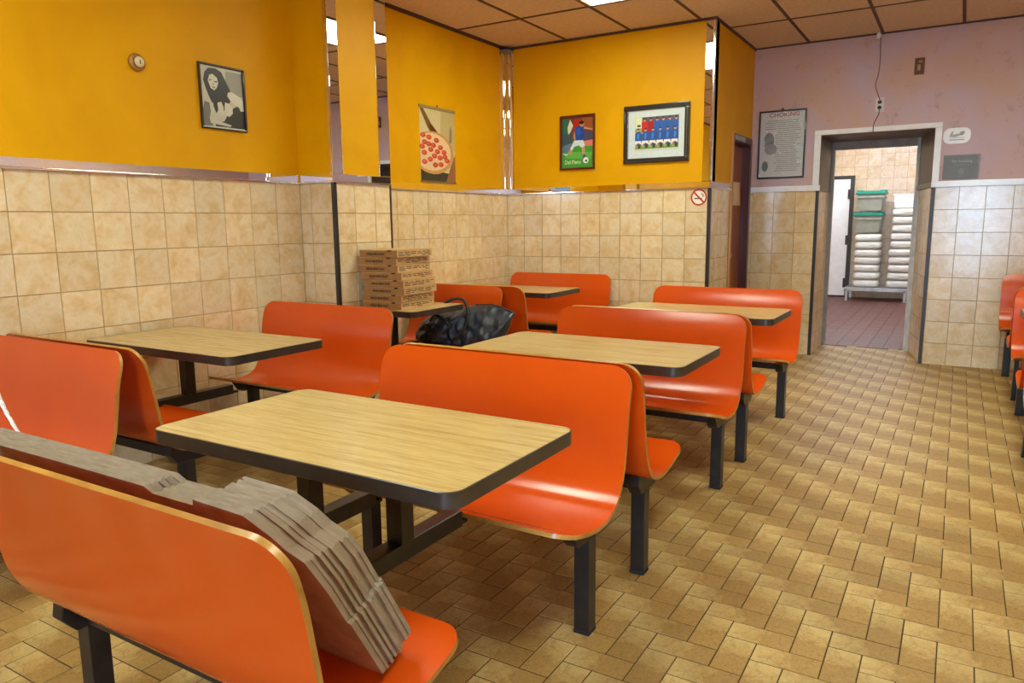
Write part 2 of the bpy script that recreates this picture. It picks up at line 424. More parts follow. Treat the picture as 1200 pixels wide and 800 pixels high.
# white painted ledge on the mauve wall and doorway moulding
struct_trim((XW, YK-.028, 1.597), (XL+.012, YK, 1.65), WHITE, .005)
struct_trim((XR-.012, YK-.028, 1.597), (RX, YK, 1.65), WHITE, .005)
b = B(); b.prism([(XR-.008, YK-.0), (XR+.02, YK), (3.48, YI-.05), (3.452, YI-.05)], 2, 1.60, 1.645, GREYJ)
o = b.done('trim_%d' % (len(trims)+1)); o['kind'] = 'structure'; trims.append(o)
struct_trim((2.603, YK-.02, 1.65), (2.66, YK, 2.112), WHITE, .005)
struct_trim((3.60, YK-.02, 1.65), (3.655, YK, 2.112), WHITE, .005)
struct_trim((2.603, YK-.022, 2.112), (3.655, YK, 2.157), WHITE, .005)
REV = plain('grey_brown_reveal', lin(112, 98, 94), .5, var=.15, scale=6)  # grey-brown lining of the upper doorway reveal, darker than the mauve wall
def liner(pts, z0, z1, m):
    b = B(); b.prism(pts, 2, z0, z1, m); o = b.done('trim_%d' % (len(trims)+1)); o['kind'] = 'structure'; trims.append(o)
liner([(XL, YK+.002), (XL+.004, YK+.002), (XL+.004, YI-.06), (XL, YI-.06)], 1.6, 2.108, REV)
liner([(XR-.001, YK+.002), (XR-.006, YK+.002), (3.462, YI-.05), (3.467, YI-.05)], 1.646, 2.108, REV)
liner([(XL, YK+.002), (XR, YK+.002), (3.47, YI-.05), (XL, YI-.05)], 2.106, 2.112, REV)
# inner kitchen door frame
struct_trim((XL-.01, YI-.06, 0), (XL+.03, YI+.02, 2.112), GREYJ, .006)
struct_trim((3.435, YI-.05, 0), (3.485, YI+.03, 2.112), plain('chipped_white_jamb', lin(204, 200, 196), .45, var=.12), .006)
struct_trim((XL+.03, YI-.06, 2.03), (3.435, YI+.02, 2.112), GREYJ, .006)

# ---- passage door
d = empty('door_2', (1.93, 7.29, 0)); d['kind'] = 'structure'
b = B(); b.box((-.02, -.32, .01), (.02, .32, 2.06), DOORWOOD, .004); b.done('door_leaf', d)
b = B(); b.box((-.10, -.34, 0), (.09, -.31, 2.075), CASING); b.done('jamb', d)
b = B(); b.box((-.10, .30, 0), (.092, .33, 2.075), CASING); b.done('jamb', d)
b = B(); b.box((-.10, -.34, 2.045), (.092, .33, 2.075), CASING); b.done('head_jamb', d)
b = B(); b.box((.086, -.36, 0), (.10, -.31, 2.112), LIGHTWOOD, .003); b.done('casing', d)
b = B(); b.box((.086, .30, 0), (.10, .36, 2.112), CASING, .003); b.done('casing', d)
b = B(); b.box((.086, -.31, 2.05), (.104, .30, 2.112), CASING, .003); b.done('casing', d)
b = B(); b.box((.104, -.30, 2.06), (.108, .05, 2.10), STEEL, .001); b.done('closer_plate', d)
b = B(); b.lathe([(.028, 0), (.028, .01), (.012, .014), (.012, .04), (.026, .048), (.026, .065), (.01, .072)], 0, (.02, -.25, 1.0), STEEL, 16); b.done('door_knob', d)
b = B(); b.lathe([(.03, 0), (.03, .012), (.012, .018)], 0, (.02, -.2, 1.72), CASING, 16); b.done('lock', d)

# ---- ceiling grid: panels 0.62 x 1.244
ceil = B(); ceil.box((-.2, FY-.15, ZC+.03), (RX+.2, YI, ZC+.2), CEIL)
ceiling = struct(ceil.done('ceiling'))
gx = [.03+.0+k for k in (0,)]; gx = [.014]+[.645+.6215*i for i in range(8)]+[RX]
gy = [FY]+[5.49-1.244*i for i in range(6, -1, -1)]+[6.734, YK]
LAMPCELLS = [(2, 6), (2, 3), (6, 3), (6, 6)]
pm = {}
for i in range(len(gx)-1):
    for j in range(len(gy)-1):
        if (i, j) in LAMPCELLS: continue
        x0, x1, y0, y1 = gx[i]+.012, gx[i+1]-.012, gy[j]+.012, gy[j+1]-.012
        if x1-x0 < .05 or y1-y0 < .05: continue
        b = B(); b.box((-(x1-x0)/2, -(y1-y0)/2, 0), ((x1-x0)/2, (y1-y0)/2, .015), CEIL, .003)
        b.done('ceiling_panel', ceiling, ((x0+x1)/2, (y0+y1)/2, ZC+random.uniform(0, .002)))
for x in gx: 
    b = B(); b.box((x-.012, FY, ZC-.004), (x+.012, YK, ZC+.02), GRID); b.done('grid_bar', ceiling)
for y in gy[1:-1]:
    b = B(); b.box((.0, y-.012, ZC-.0035), (RX, y+.012, ZC+.02), GRID); b.done('grid_bar', ceiling)
for a, c in (((0, FY, ZC-.02), (.02, YD, ZC)), ((0, YD-.014, ZC-.02), (XW, YD, ZC)), ((XW, YD-.014, ZC-.02), (XW+.014, YK, ZC)), ((XW, YK-.014, ZC-.012), (RX, YK, ZC))):
    b = B(); b.box(a, c, GRID); b.done('wall_angle', ceiling)
for n, (i, j) in enumerate(LAMPCELLS):
    x0, x1, y0, y1 = gx[i]+.012, gx[i+1]-.012, gy[j]+.012, gy[j+1]-.012
    t = empty('ceiling_light', ((x0+x1)/2, (y0+y1)/2, ZC))
    tag(t, ['lit fluorescent panel in the ceiling nearest the orange back wall', 'lit fluorescent ceiling panel over the left booths, middle of the room', 'lit fluorescent ceiling panel over the right booths, middle of the room',
            'lit fluorescent ceiling panel over the right booths near the mauve wall', 'lit fluorescent ceiling panel by the left shop window', 'lit fluorescent ceiling panel by the street door'][n], 'light', 'fluorescent ceiling panels')
    hx, hy = (x1-x0)/2, (y1-y0)/2
    b = B()
    for a, c in (((-hx, -hy), (hx, -hy+.02)), ((-hx, hy-.02), (hx, hy)), ((-hx, -hy), (-hx+.02, hy)), ((hx-.02, -hy), (hx, hy))): b.box((a[0], a[1], -.004), (c[0], c[1], .02), WHITE)
    b.done('frame', t); b = B(); b.box((-hx+.02, -hy+.02, .002), (hx-.02, hy-.02, .01), LAMP); b.done('diffuser', t)

# ---- floor: herringbone tiles, 0.0977 x 0.1954
FLO = B(); FLO.box((-.2, FY-.15, -.1), (RX+.2, YI+.0, -.0018), FGROUT); floor = struct(FLO.done('floor'))
W = .0977; X0, Y0 = 2.812, 2.430; G = .0017
def ftile_mesh():
    me = bpy.data.meshes.new('floor_tile'); bm = bmesh.new(); uv = bm.loops.layers.uv.new('UVMap')
    tile_into(bm, uv, 0, 0, W, W/2, 0, None, 0); bm.to_mesh(me); bm.free(); me.materials.append(FLOOR); return me
def tile_into(bm, uv, cx, cy, hl, hw, ang, layer, rv, dz=0):
    hl -= G; hw -= G; c, s = math.cos(ang), math.sin(ang); e = .0022
    def V(x, y, z): return bm.verts.new((cx+x*c-y*s, cy+x*s+y*c, z+dz))
    o = [V(-hl, -hw, -.0045), V(hl, -hw, -.0045), V(hl, hw, -.0045), V(-hl, hw, -.0045)]
    m = [V(-hl, -hw, -.0016), V(hl, -hw, -.0016), V(hl, hw, -.0016), V(-hl, hw, -.0016)]
    t = [V(-hl+e, -hw+e, 0), V(hl-e, -hw+e, 0), V(hl-e, hw-e, 0), V(-hl+e, hw-e, 0)]
    loc = {}
    for L, dd in ((o, 0), (m, 0), (t, .015)):
        for v, (a, b_) in zip(L, ((dd, dd), (1-dd, dd), (1-dd, 1-dd), (dd, 1-dd))): loc[v] = (a, b_)
    fs = [bm.faces.new(t)]
    for k in range(4):
        fs.append(bm.faces.new((m[k], m[(k+1) % 4], t[(k+1) % 4], t[k]))); fs.append(bm.faces.new((o[k], o[(k+1) % 4], m[(k+1) % 4], m[k])))
    for f in fs:
        for l in f.loops: l[uv].uv = loc[l.vert]
        if layer is not None: f[layer] = rv
FM = ftile_mesh()
cells = []
for k in range(-90, 110):
    for q in range(-20, 30):
        ox, oy = X0+k*W+q*4*W, Y0-k*W
        cells.append((ox+W, oy-W/2, 0)); cells.append((ox+2.5*W, oy, -PI/2))
camp = Vector((3.8565, 0, 1.319))
def inview(x, y):
    d_ = Vector((x, y, 0))-camp; z = d_.dot(fw)
    if z < .3: return False
    u = 600+863*d_.dot(r2)/z; v = 400-863*d_.dot(u2)/z
    return -15 < u < 1215 and -15 < v < 815
def hidden(x, y):   # floor under the foreground bench back
    return x < 2.9 and y < 1.15
ok = []
for cx, cy, a in cells:
    if not (-.08 < cx < RX+.08 and FY < cy < YK+.1) :
        if not (XL-.08 < cx < 3.65 and YK <= cy < YI+.0): continue
    if cx < PX-.1 and YP0+.1 < cy < YP1-.1: continue
    if cx < XW-.1 and cy > YD+.1: continue
    ok.append((cx, cy, a))
vis = sorted([c for c in ok if inview(c[0], c[1])], key=lambda c: (c[0]-camp.x)**2+(c[1])**2+(3 if hidden(c[0], c[1]) else 0))
near = set(vis[:300])
for cx, cy, a in vis[:300]:
    o = bpy.data.objects.new('floor_tile', FM); C.objects.link(o); o.parent = floor; o.location = (cx, cy, random.uniform(-.0006, .0004)); o.rotation_euler = (0, 0, a)
bm = bmesh.new(); uv = bm.loops.layers.uv.new('UVMap'); lay = bm.faces.layers.float.new('rnd')
for c in ok:
    if c in near: continue
    tile_into(bm, uv, c[0], c[1], W, W/2, c[2], lay, random.random(), random.uniform(-.0006, .0004))
me = bpy.data.meshes.new('herringbone_floor_tiles'); bm.to_mesh(me); bm.free(); me.materials.append(FLOOR)
o = bpy.data.objects.new('herringbone_floor_tiles', me); C.objects.link(o); o.parent = floor; o['kind'] = 'stuff'

# ---- kitchen beyond the doorway
KX0, KX1, KY = 1.3, 4.0, 13.95
b = B(); b.box((KX0-.2, YI, -.1), (KX1+.2, KY+.2, -.004), FGROUT); kfloor = struct(b.done('floor'))
b = B(); b.box((-.0735, -.0735, -.006), (.0735, .0735, .001), QUARRY, .002); o = b.done('quarry_tile'); QM = o.data; bpy.data.objects.remove(o)
ks = []
for i in range(int((KX1-KX0)/.15)):
    for j in range(int((KY-YI)/.15)+1): ks.append((KX0+.075+.15*i, YI+.075+.15*j))
kv = sorted([c for c in ks if 1.7 < c[0] < 3.5], key=lambda c: c[1])
for x, y in kv[:300]:
    o = bpy.data.objects.new('quarry_tile', QM); C.objects.link(o); o.parent = kfloor; o.location = (x, y, random.uniform(-.0008, 0))
b = B()
for c in ks:
    if c not in kv[:300]: b.box((c[0]-.0735, c[1]-.0735, -.006), (c[0]+.0735, c[1]+.0735, 0), QUARRY)
o = b.done('quarry_tiles', kfloor); o['kind'] = 'stuff'
b = B(); b.box((KX0-.2, KY+T, 0), (KX1+.2, KY+.2, 3.0), GROUT); kw = struct(b.done('wall_kitchen'))
tiles(kw, (0, KY, 0), (KX1, KY, 0), span(KX0, 3.7, 1.44, .2), rows=range(14), ztop=2.8, mat=KTILE)
b = B(); b.box((KX0-.2, YI, 0), (KX0, KY, 3.0), TILE); struct(b.done('wall_kitchen_left'))
b = B(); b.box((KX1, YI, 0), (KX1+.2, KY, 3.0), TILE); struct(b.done('wall_kitchen_right'))
b = B(); b.box((KX0-.2, YI, 2.9), (KX1+.2, KY+.2, 3.1), WHITE); struct(b.done('ceiling_kitchen'))
for yy in (10.3, 12.6):
    t = empty('ceiling_light', (2.7, yy, 2.9)); tag(t, 'lit kitchen ceiling lamp %s' % ('just past the doorway' if yy < 11 else 'above the flour sacks'), 'light', 'kitchen ceiling lamps')
    b = B(); b.box((-.6, -.17, -.02), (.6, .17, 0), WHITE, .004); b.done('housing', t)
    b = B(); b.box((-.57, -.14, -.045), (.57, .14, -.02), KLAMP, .005); b.done('diffuser', t)

# white kitchen door with dark gasket frame
t = empty('cooler_door', (1.86, KY-.02, 0)); tag(t, 'white slab door with a dark frame on the kitchen back wall', 'door')
b = B(); b.box((-.36, -.06, .03), (.34, -.01, 2.0), WHITE, .006); b.done('door_leaf', t)
b = B(); b.box((-.42, -.05, .0), (-.36, 0, 2.05), DARKTRIM); b.box((.34, -.07, 0), (.40, 0, 2.05), DARKTRIM, .004); b.box((-.42, -.05, 2.0), (.40, 0, 2.06), DARKTRIM, .004); b.box((-.36, -.03, 0), (.34, 0, .03), DARKTRIM); b.done('frame', t)
for z in (.25, .98, 1.75):
    b = B(); b.box((.31, -.10, z-.08), (.37, -.06, z+.08), STEEL if z > 3 else DARKTRIM, .006); b.done('hinge', t)

# steel stand
t = empty('steel_stand', (2.73, 13.5, 0)); tag(t, 'low stainless steel stand under the flour sacks in the kitchen', 'stand')
b = B(); b.box((-.46, -.22, .195), (.46, .38, .225), STEEL, .004); b.box((-.45, -.21, .165), (.45, -.19, .195), STEEL); b.done('top', t)
for sx in (-.43, .43):
    for sy in (-.19, .35):
        b = B(); b.box((sx-.02, sy-.02, .0), (sx+.02, sy+.02, .195), STEEL, .003); b.done('leg', t)

def pillow_mesh(name, hx, hy, hz, mat, seed, n=6, nz=3.2, amp=.010, fr=6):
    bm = bmesh.new(); bmesh.ops.create_icosphere(bm, subdivisions=4, radius=1)
    for v in bm.verts:
        c = v.co; m_ = max(abs(c.x), abs(c.y), abs(c.z))
        c = Vector((c.x/m_, c.y/m_, c.z/m_)); p = 1.0
        for _ in range(8): f_ = abs(c.x*p)**n+abs(c.y*p)**n+abs(c.z*p)**nz; p *= f_**(-1/5)
        q = Vector((c.x*p, c.y*p, c.z*p)); q = Vector((max(-1, min(1, q.x)), max(-1, min(1, q.y)), max(-1, min(1, q.z))))
        k = noise.noise(Vector((q.x*fr/3+seed, q.y*fr/3, q.z*2)))*amp+abs(noise.noise(Vector((q.x*fr+seed, q.y*fr, q.z*3))))*amp*.6
        v.co = Vector((q.x*hx, q.y*hy, q.z*hz))*(1-k*3)
    me = bpy.data.meshes.new(name); bm.to_mesh(me); bm.free()
    for p in me.polygons: p.use_smooth = True
    me.materials.append(mat); return me
SM = [pillow_mesh('flour_sack', .193, .24, .0635, SACK, s*3.3) for s in range(3)]
ords = ['bottom', 'second', 'third', 'fourth', 'fifth', 'sixth', 'seventh', 'eighth', 'ninth', 'topmost']
for i in range(7):
    o = bpy.data.objects.new('flour_sack', SM[i % 3]); C.objects.link(o); o.location = (2.57+random.uniform(-.008, .008), 13.56, .286+.124*i); o.rotation_euler = (0, 0, (i % 2)*PI)
    tag(o, 'white flour sack in the left kitchen pile, %s from the stand' % (ords[i] if i < 6 else 'seventh and highest'), 'sack', 'white sacks piled on the steel stand')
for i in range(10):
    o = bpy.data.objects.new('flour_sack', SM[(i+1) % 3]); C.objects.link(o); o.location = (3.045+.004*i+random.uniform(-.008, .008), 13.56, .286+.127*i); o.rotation_euler = (0, 0, (i % 2)*PI); o.scale = (.92, 1, 1)
    tag(o, 'white flour sack in the taller right pile, %s' % (ords[i] if i in (0, 9) else ords[i]+' from the stand'), 'sack', 'white sacks piled on the steel stand')
t = empty('storage_tub', (2.55, 13.55, 1.1)); tag(t, 'grey plastic tub with a teal lid resting on the left sacks', 'tub', 'teal lidded tubs')
def frus(b, x0, y0, z0, x1, y1, z1, m):
    bm2 = bmesh.new(); a = [bm2.verts.new(p) for p in ((-x0, -y0, z0), (x0, -y0, z0), (x0, y0, z0), (-x0, y0, z0))]; c = [bm2.verts.new(p) for p in ((-x1, -y1, z1), (x1, -y1, z1), (x1, y1, z1), (-x1, y1, z1))]
    bm2.faces.new(a[::-1]); bm2.faces.new(c)
    for k in range(4): bm2.faces.new((a[k], a[(k+1) % 4], c[(k+1) % 4], c[k]))
    bmesh.ops.bevel(bm2, geom=bm2.edges[:], offset=.012, segments=2, affect='EDGES'); b.add(bm2, m)
b = B(); frus(b, .165, .2, .01, .20, .23, .28, BIN); b.box((-.206, -.236, .22), (.206, .236, .245), BIN, .004); b.done('tub_body', t)
b = B(); b.box((-.22, -.245, .28), (.22, .245, .315), TEAL, .008); b.box((-.19, -.21, .315), (.19, .21, .335), TEAL, .008); b.box((-.22, -.09, .30), (-.12, .09, .35), TEAL, .008); b.box((.12, -.09, .30), (.22, .09, .35), TEAL, .008); b.done('lid', t)
t2 = copy_tree(t); t2.location = (2.57, 13.55, 1.445); t2['label'] = 'upper grey tub with a teal lid, stacked on the other tub'
t = empty('white_crate', (3.09, 13.56, 1.49)); tag(t, 'white plastic crate on top of the taller sack pile', 'crate')
b = B(); frus(b, .165, .2, .005, .18, .22, .20, WHITE); b.done('crate_body', t); b = B(); b.box((-.19, -.225, .20), (.19, .225, .225), WHITE, .005); b.done('rim', t)

# ------------------------------------------------------------------ benches
PROF = [(.028, .850), (.050, .790), (.068, .720), (.084, .620), (.100, .530), (.128, .462), (.165, .420), (.215, .400), (.275, .394), (.350, .402), (.430, .422), (.480, .438), (.515, .448)]
def catmull(P, n):
    out = []
    for i in range(len(P)-1):
        p0, p1, p2, p3 = P[max(i-1, 0)], P[i], P[i+1], P[min(i+2, len(P)-1)]
        for k in range(n):
            t = k/n; out.append(tuple(.5*((2*p1[j])+(-p0[j]+p2[j])*t+(2*p0[j]-5*p1[j]+4*p2[j]-p3[j])*t*t+(-p0[j]+3*p1[j]-3*p2[j]+p3[j])*t**3) for j in range(len(p1))))
    return out+[tuple(P[-1])]
def shell_mesh(Lx, rb=.075, rf=.06, th=.013):
    pts = catmull(PROF, 6)
    s = [0]
    for a, c in zip(pts, pts[1:]): s.append(s[-1]+math.dist(a, c))
    S = s[-1]
    # add extra stations near both ends for the rounded corners
    st = sorted(set([rb*(1-math.cos(a*PI/16)) for a in range(9)]+[S-rf*(1-math.cos(a*PI/16)) for a in range(9)]+[x for x in s if rb+.008 < x < S-rf-.008]))
    def at(x):
        for i in range(len(s)-1):
            if s[i] <= x <= s[i+1]+1e-9:
                t = (x-s[i])/(s[i+1]-s[i]); return [pts[i][j]*(1-t)+pts[i+1][j]*t for j in (0, 1)]
        return list(pts[-1])
    P = [at(min(x, S)) for x in st]; nrm = []
    for i in range(len(P)):
        a, c = P[max(i-1, 0)], P[min(i+1, len(P)-1)]; dx, dz = c[0]-a[0], c[1]-a[1]; L = math.hypot(dx, dz); nrm.append((-dz/L, dx/L))
    bm = bmesh.new(); NX = 13; top, bot = [], []
    for i, (x, p) in enumerate(zip(st, P)):
        h = Lx/2
        if x < rb: h -= rb-math.sqrt(max(0, rb*rb-(rb-x)**2))
        if S-x < rf: h -= rf-math.sqrt(max(0, rf*rf-(rf-(S-x))**2))
        n = nrm[i]
        top.append([bm.verts.new((-h+2*h*k/(NX-1), -p[0], p[1])) for k in range(NX)])
        bot.append([bm.verts.new((-h+2*h*k/(NX-1), -(p[0]-n[0]*-th*-1 if False else p[0]-n[0]*th), p[1]-n[1]*th)) for k in range(NX)])
    def F(vs, mi, sm=True):
        f = bm.faces.new(vs); f.material_index = mi; f.smooth = sm
    for i in range(len(P)-1):
        for k in range(NX-1):
            F((top[i][k], top[i][k+1], top[i+1][k+1], top[i+1][k]), 0); F((bot[i][k], bot[i+1][k], bot[i+1][k+1], bot[i][k+1]), 0)
        for k in (0, NX-1): F((top[i][k], top[i+1][k], bot[i+1][k], bot[i][k]), 1)
    for i in (0, len(P)-1):
        for k in range(NX-1): F((top[i][k], top[i][k+1], bot[i][k+1], bot[i][k]), 1)
    bmesh.ops.recalc_face_normals(bm, faces=bm.faces)
    # keep crisp edge between faces and the plywood edge
    for e in bm.edges:
        if len(e.link_faces) == 2 and e.link_faces[0].material_index != e.link_faces[1].material_index: e.smooth = False
    me = bpy.data.meshes.new('seat_shell'); bm.to_mesh(me); bm.free(); me.materials.append(ORG); me.materials.append(PLY); return me
_sh = {}
BR = [(-.158, .408), (-.185, .392), (-.235, .381), (-.30, .381), (-.375, .392), (-.345, .345), (-.325, .327), (-.185, .327), (-.152, .37)]
def bench(xc, yc, Lx, rz, label, group):
    """rz=0: seat towards -y (camera side)"""
    k = round(Lx, 3)
    if k not in _sh: _sh[k] = shell_mesh(Lx)
    t = empty('booth_bench', (xc, yc, 0), rz); tag(t, label, 'bench', group)
    o = bpy.data.objects.new('seat_shell', _sh[k]); C.objects.link(o); o.parent = t
    hx = Lx/2-.075
    for s_ in (-1, 1):
        b = B(); b.box((s_*hx-.0265, -.262, .004), (s_*hx+.0265, -.209, .33), BLACK, .003); l = b.done('leg', t)
        b = B(); b.box((s_*hx-.028, -.2635, 0), (s_*hx+.028, -.2075, .012), STRAP, .002); b.done('foot_cap', l)
        b = B(); b.prism(BR, 0, s_*hx-.024, s_*hx+.024, BLACK, .002); b.done('bracket', t)
    b = B(); b.box((-hx+.02, -.258, .332), (hx-.02, -.213, .374), BLACK, .003); b.done('rail', t)
    return t
MX, LX_, RXC = 2.44, .61, 4.72
G1 = 'orange booth benches'
bench(MX+.022, .712, 1.06, PI, 'orange booth bench in the foreground, bundle of flattened cardboard on its seat', G1).scale.z = .982
bench(MX, 2.265, 1.06, 0, 'orange bench facing the camera behind the nearest wood-top table, strong highlight on seat', G1)
bench(MX, 2.275, 1.06, PI, 'orange bench backed against the one behind the nearest table, mostly hidden', G1)
bench(MX, 3.79, 1.06, 0, 'orange bench facing the camera at the middle table of the centre row', G1)
bench(MX, 3.80, 1.06, PI, 'orange bench back to back behind the middle centre table, facing the farthest centre table', G1)
bench(MX, 5.335, 1.06, 0, 'orange bench at the far end of the centre row, beside the kitchen doorway', G1)
bench(LX_, 1.64, 1.06, 0, 'orange bench at the left edge facing the camera, along the tiled wall', G1)
bench(LX_, 1.65, 1.06, PI, 'orange bench along the left wall whose seat slides under the left wall table', G1)
bench(LX_, 3.235, 1.06, 0, 'orange bench between the left wall table and the table with pizza boxes', G1)
bench(.50, 4.745, .86, 0, 'orange bench holding the black bag', G1)
bench(.575, 4.76, .98, PI, 'orange bench behind the black bag, backed against the bag bench', G1)
bench(.63, 6.25, 1.06, 0, 'orange bench against the tiled back wall in the far left corner', G1)
bench(RXC+.02, 6.165, 1.06, 0, 'orange bench at the right edge catching bright light on its seat', G1)
bench(RXC+.02, 6.175, 1.06, PI, 'hidden orange bench backed against the bright right edge bench', G1)
bench(RXC, 7.62, 1.06, 0, 'dark orange bench against the tiled mauve wall at the right edge', G1)
bench(RXC, 4.64, 1.06, PI, 'orange bench nearest at the right edge, turned away from the camera', G1)
bench(RXC, 4.63, 1.06, 0, 'orange bench just outside the right edge, facing the camera side', G1)

# ------------------------------------------------------------------ tables
def table(x0, x1, y0, y1, label, group='wood-top booth tables', posts=2, h=.757, wall=False):
    xc, yc = (x0+x1)/2, (y0+y1)/2; hx, hy = (x1-x0)/2, (y1-y0)/2
    t = empty('booth_table', (xc, yc, 0)); tag(t, label, 'table', group)
    b = B(); b.prism(rrect(-hx+.002, -hy+.002, hx-.002, hy-.002, .045), 2, h-.02, h, LAMI); b.done('tabletop', t)
    # dark edge band round the top
    o_, i_ = rrect(-hx, -hy, hx, hy, .047, 8), rrect(-hx+.003, -hy+.003, hx-.003, hy-.003, .044, 8)
    bm = bmesh.new(); n = len(o_)
    prof = [(i_, h+.0006), (o_, h-.0012), (o_, h-.038), (i_, h-.040)]
    rings = [[bm.verts.new((p[0], p[1], z)) for p in r] for r, z in prof]
    for a, c in zip(rings, rings[1:]):
        for k in range(n):
            f = bm.faces.new((a[k], a[(k+1) % n], c[(k+1) % n], c[k])); f.smooth = True
    bm.faces.new(rings[-1])
    bmesh.ops.recalc_face_normals(bm, faces=bm.faces)
    me = bpy.data.meshes.new('edge_band'); bm.to_mesh(me); bm.free(); me.materials.append(TEDGE)
    me.set_sharp_from_angle(angle=.5)
    o = bpy.data.objects.new('edge_band', me); C.objects.link(o); o.parent = t
    px = [-.19, .15] if posts == 2 else [min(-.12, .5-xc) if x0 < .3 else -.1]
    if x0 > .3 and x0 < 1: px = [-.15]
    for p in px:
        b = B(); b.box((p-.0265, -.047, .468), (p+.0265, .006, h-.045), BLACK, .003); b.done('post', t)
        b = B(); b.box((p-.027, -hy+.06, .418), (p+.027, hy-.06, .469), BLACK, .004); b.box((p-.02, -hy+.024, .419), (p+.02, hy-.024, .431), BLACK, .002); b.done('support_beam', t)
        b = B(); b.prism([(-.20, h-.041), (.22, h-.041), (.22, h-.052), (.12, h-.085), (-.06, h-.085), (-.20, h-.052)], 0, p-.02, p+.02, BLACK, .002); b.done('bracket', t)
    if posts == 2:
        b = B(); b.box((-.36, -.04, h-.062), (.36, .0, h-.041), BLACK, .002); b.done('cross_rail', t)
    if wall:
        b = B(); b.box((-hx-x0*0+.0, -.15, h-.09), (-hx+.12, .15, h-.041), BLACK, .003); b.done('wall_bracket', t)
    return t
table(1.925, 2.985, 1.195, 1.785, 'nearest wood-top table in the centre row, beside the cardboard bundle')
table(1.905, 2.965, 2.74, 3.33, 'middle wood-top table of the centre row')
table(1.895, 2.965, 4.37, 4.965, 'farthest wood-top table of the centre row, pale with glare')
table(.05, 1.175, 2.05, 2.635, 'wood-top table against the left wall, empty', posts=1, wall=True)
table(.335, .855, 3.725, 4.325, 'short wood-top table at the pilaster carrying the pizza boxes', posts=1)
table(.03, 1.042, 5.235, 5.845, 'small-looking wood-top table in the far left corner by the back wall', posts=1, wall=True)
table(4.215, 5.27, 5.05, 5.64, 'wood-top table at the right edge, only its corner in view')

# ------------------------------------------------------------------ pizza boxes
FR = [423.4, 423.4, 426.8, 426.3, 424, 420, 419, 422.3]
posn = ['bottom', 'second', 'third', 'fourth', 'fifth', 'sixth', 'seventh', 'topmost']
_txt = {}
def text(st, size, mat, parent, loc, rot, name='lettering', ext=.0003, sx=1, bold=0.0):
    k = (st, size, mat.name)
    if k not in _txt:
        c = bpy.data.curves.new(name, 'FONT'); c.body = st; c.size = size; c.align_x = 'CENTER'; c.align_y = 'CENTER'; c.extrude = ext; c.resolution_u = 3; c.offset = bold
        tmp = bpy.data.objects.new('text_source', c); C.objects.link(tmp)
        me = bpy.data.meshes.new_from_object(tmp.evaluated_get(bpy.context.evaluated_depsgraph_get()))
        bpy.data.objects.remove(tmp); me.materials.clear(); me.materials.append(mat); me.name = name; _txt[k] = me
    o = bpy.data.objects.new(name, _txt[k]); C.objects.link(o); o.parent = parent; o.location = loc; o.rotation_euler = rot; o.scale = (sx, 1, 1); return o
BX, BY, BH = .34, .36, .0485
LENS = [48, 48, 46.5, 46, 43.5, 43.5, 42.3, 38]
for i in range(8):
    x0 = .332+(FR[i]-420)*.0074; wx = .34
    y0 = 3.80+[.0, .004, .0, -.006, -.012, .0, .006, .0][i]
    if i >= 6: y0 -= .0
    t = empty('pizza_box', (x0+wx/2, y0+BY/2, .757+.0497*i), [0, 0, .01, .02, .05, .015, -.01, -.04][i])
    tag(t, '%s brown cardboard pizza box of the stack on the short table' % posn[i], 'box', 'stack of cardboard pizza boxes')
    b = B(); b.box((-wx/2, -BY/2, .0005), (wx/2, BY/2, BH-.004), KRAFT, .0015)
    b.poly([(wx/2+.0004, -BY/2, .001), (wx/2+.0004, BY/2, .001), (wx/2+.0004, BY/2, BH-.005), (wx/2+.0004, -BY/2, BH-.005)], KRAFT2)
    b.done('tray', t)
    b = B(); b.box((-wx/2-.002, -BY/2-.001, BH-.004), (wx/2+.003, BY/2+.002, BH), KRAFT2, .001); b.done('lid', t)
    b = B(); b.prism([(.085, BH-.0005), (.122, BH-.0005), (.115, BH-.009), (.092, BH-.009)], 1, -BY/2-.0022, -BY/2-.0005, INK); b.done('locking_slot', t)
    text('HOLD BOX FLAT', .0215, INK, t, (-.02, -BY/2-.0012, .021), (PI/2, 0, 0), sx=.98, bold=.0007)
    b = B(); rr = random.Random(i)
    for row, z in enumerate((.033, .022, .012)):
        y = -BY/2+.015
        while y < BY/2-.05:
            l = rr.uniform(.03, .075)
            if row < 2 or rr.random() < .5: b.box((wx/2+.0004, y, z-.0022), (wx/2+.0012, min(y+l, BY/2-.02), z+.0022), INK)
            y += l+rr.uniform(.01, .02)
    b.done('printed_text_lines', t)

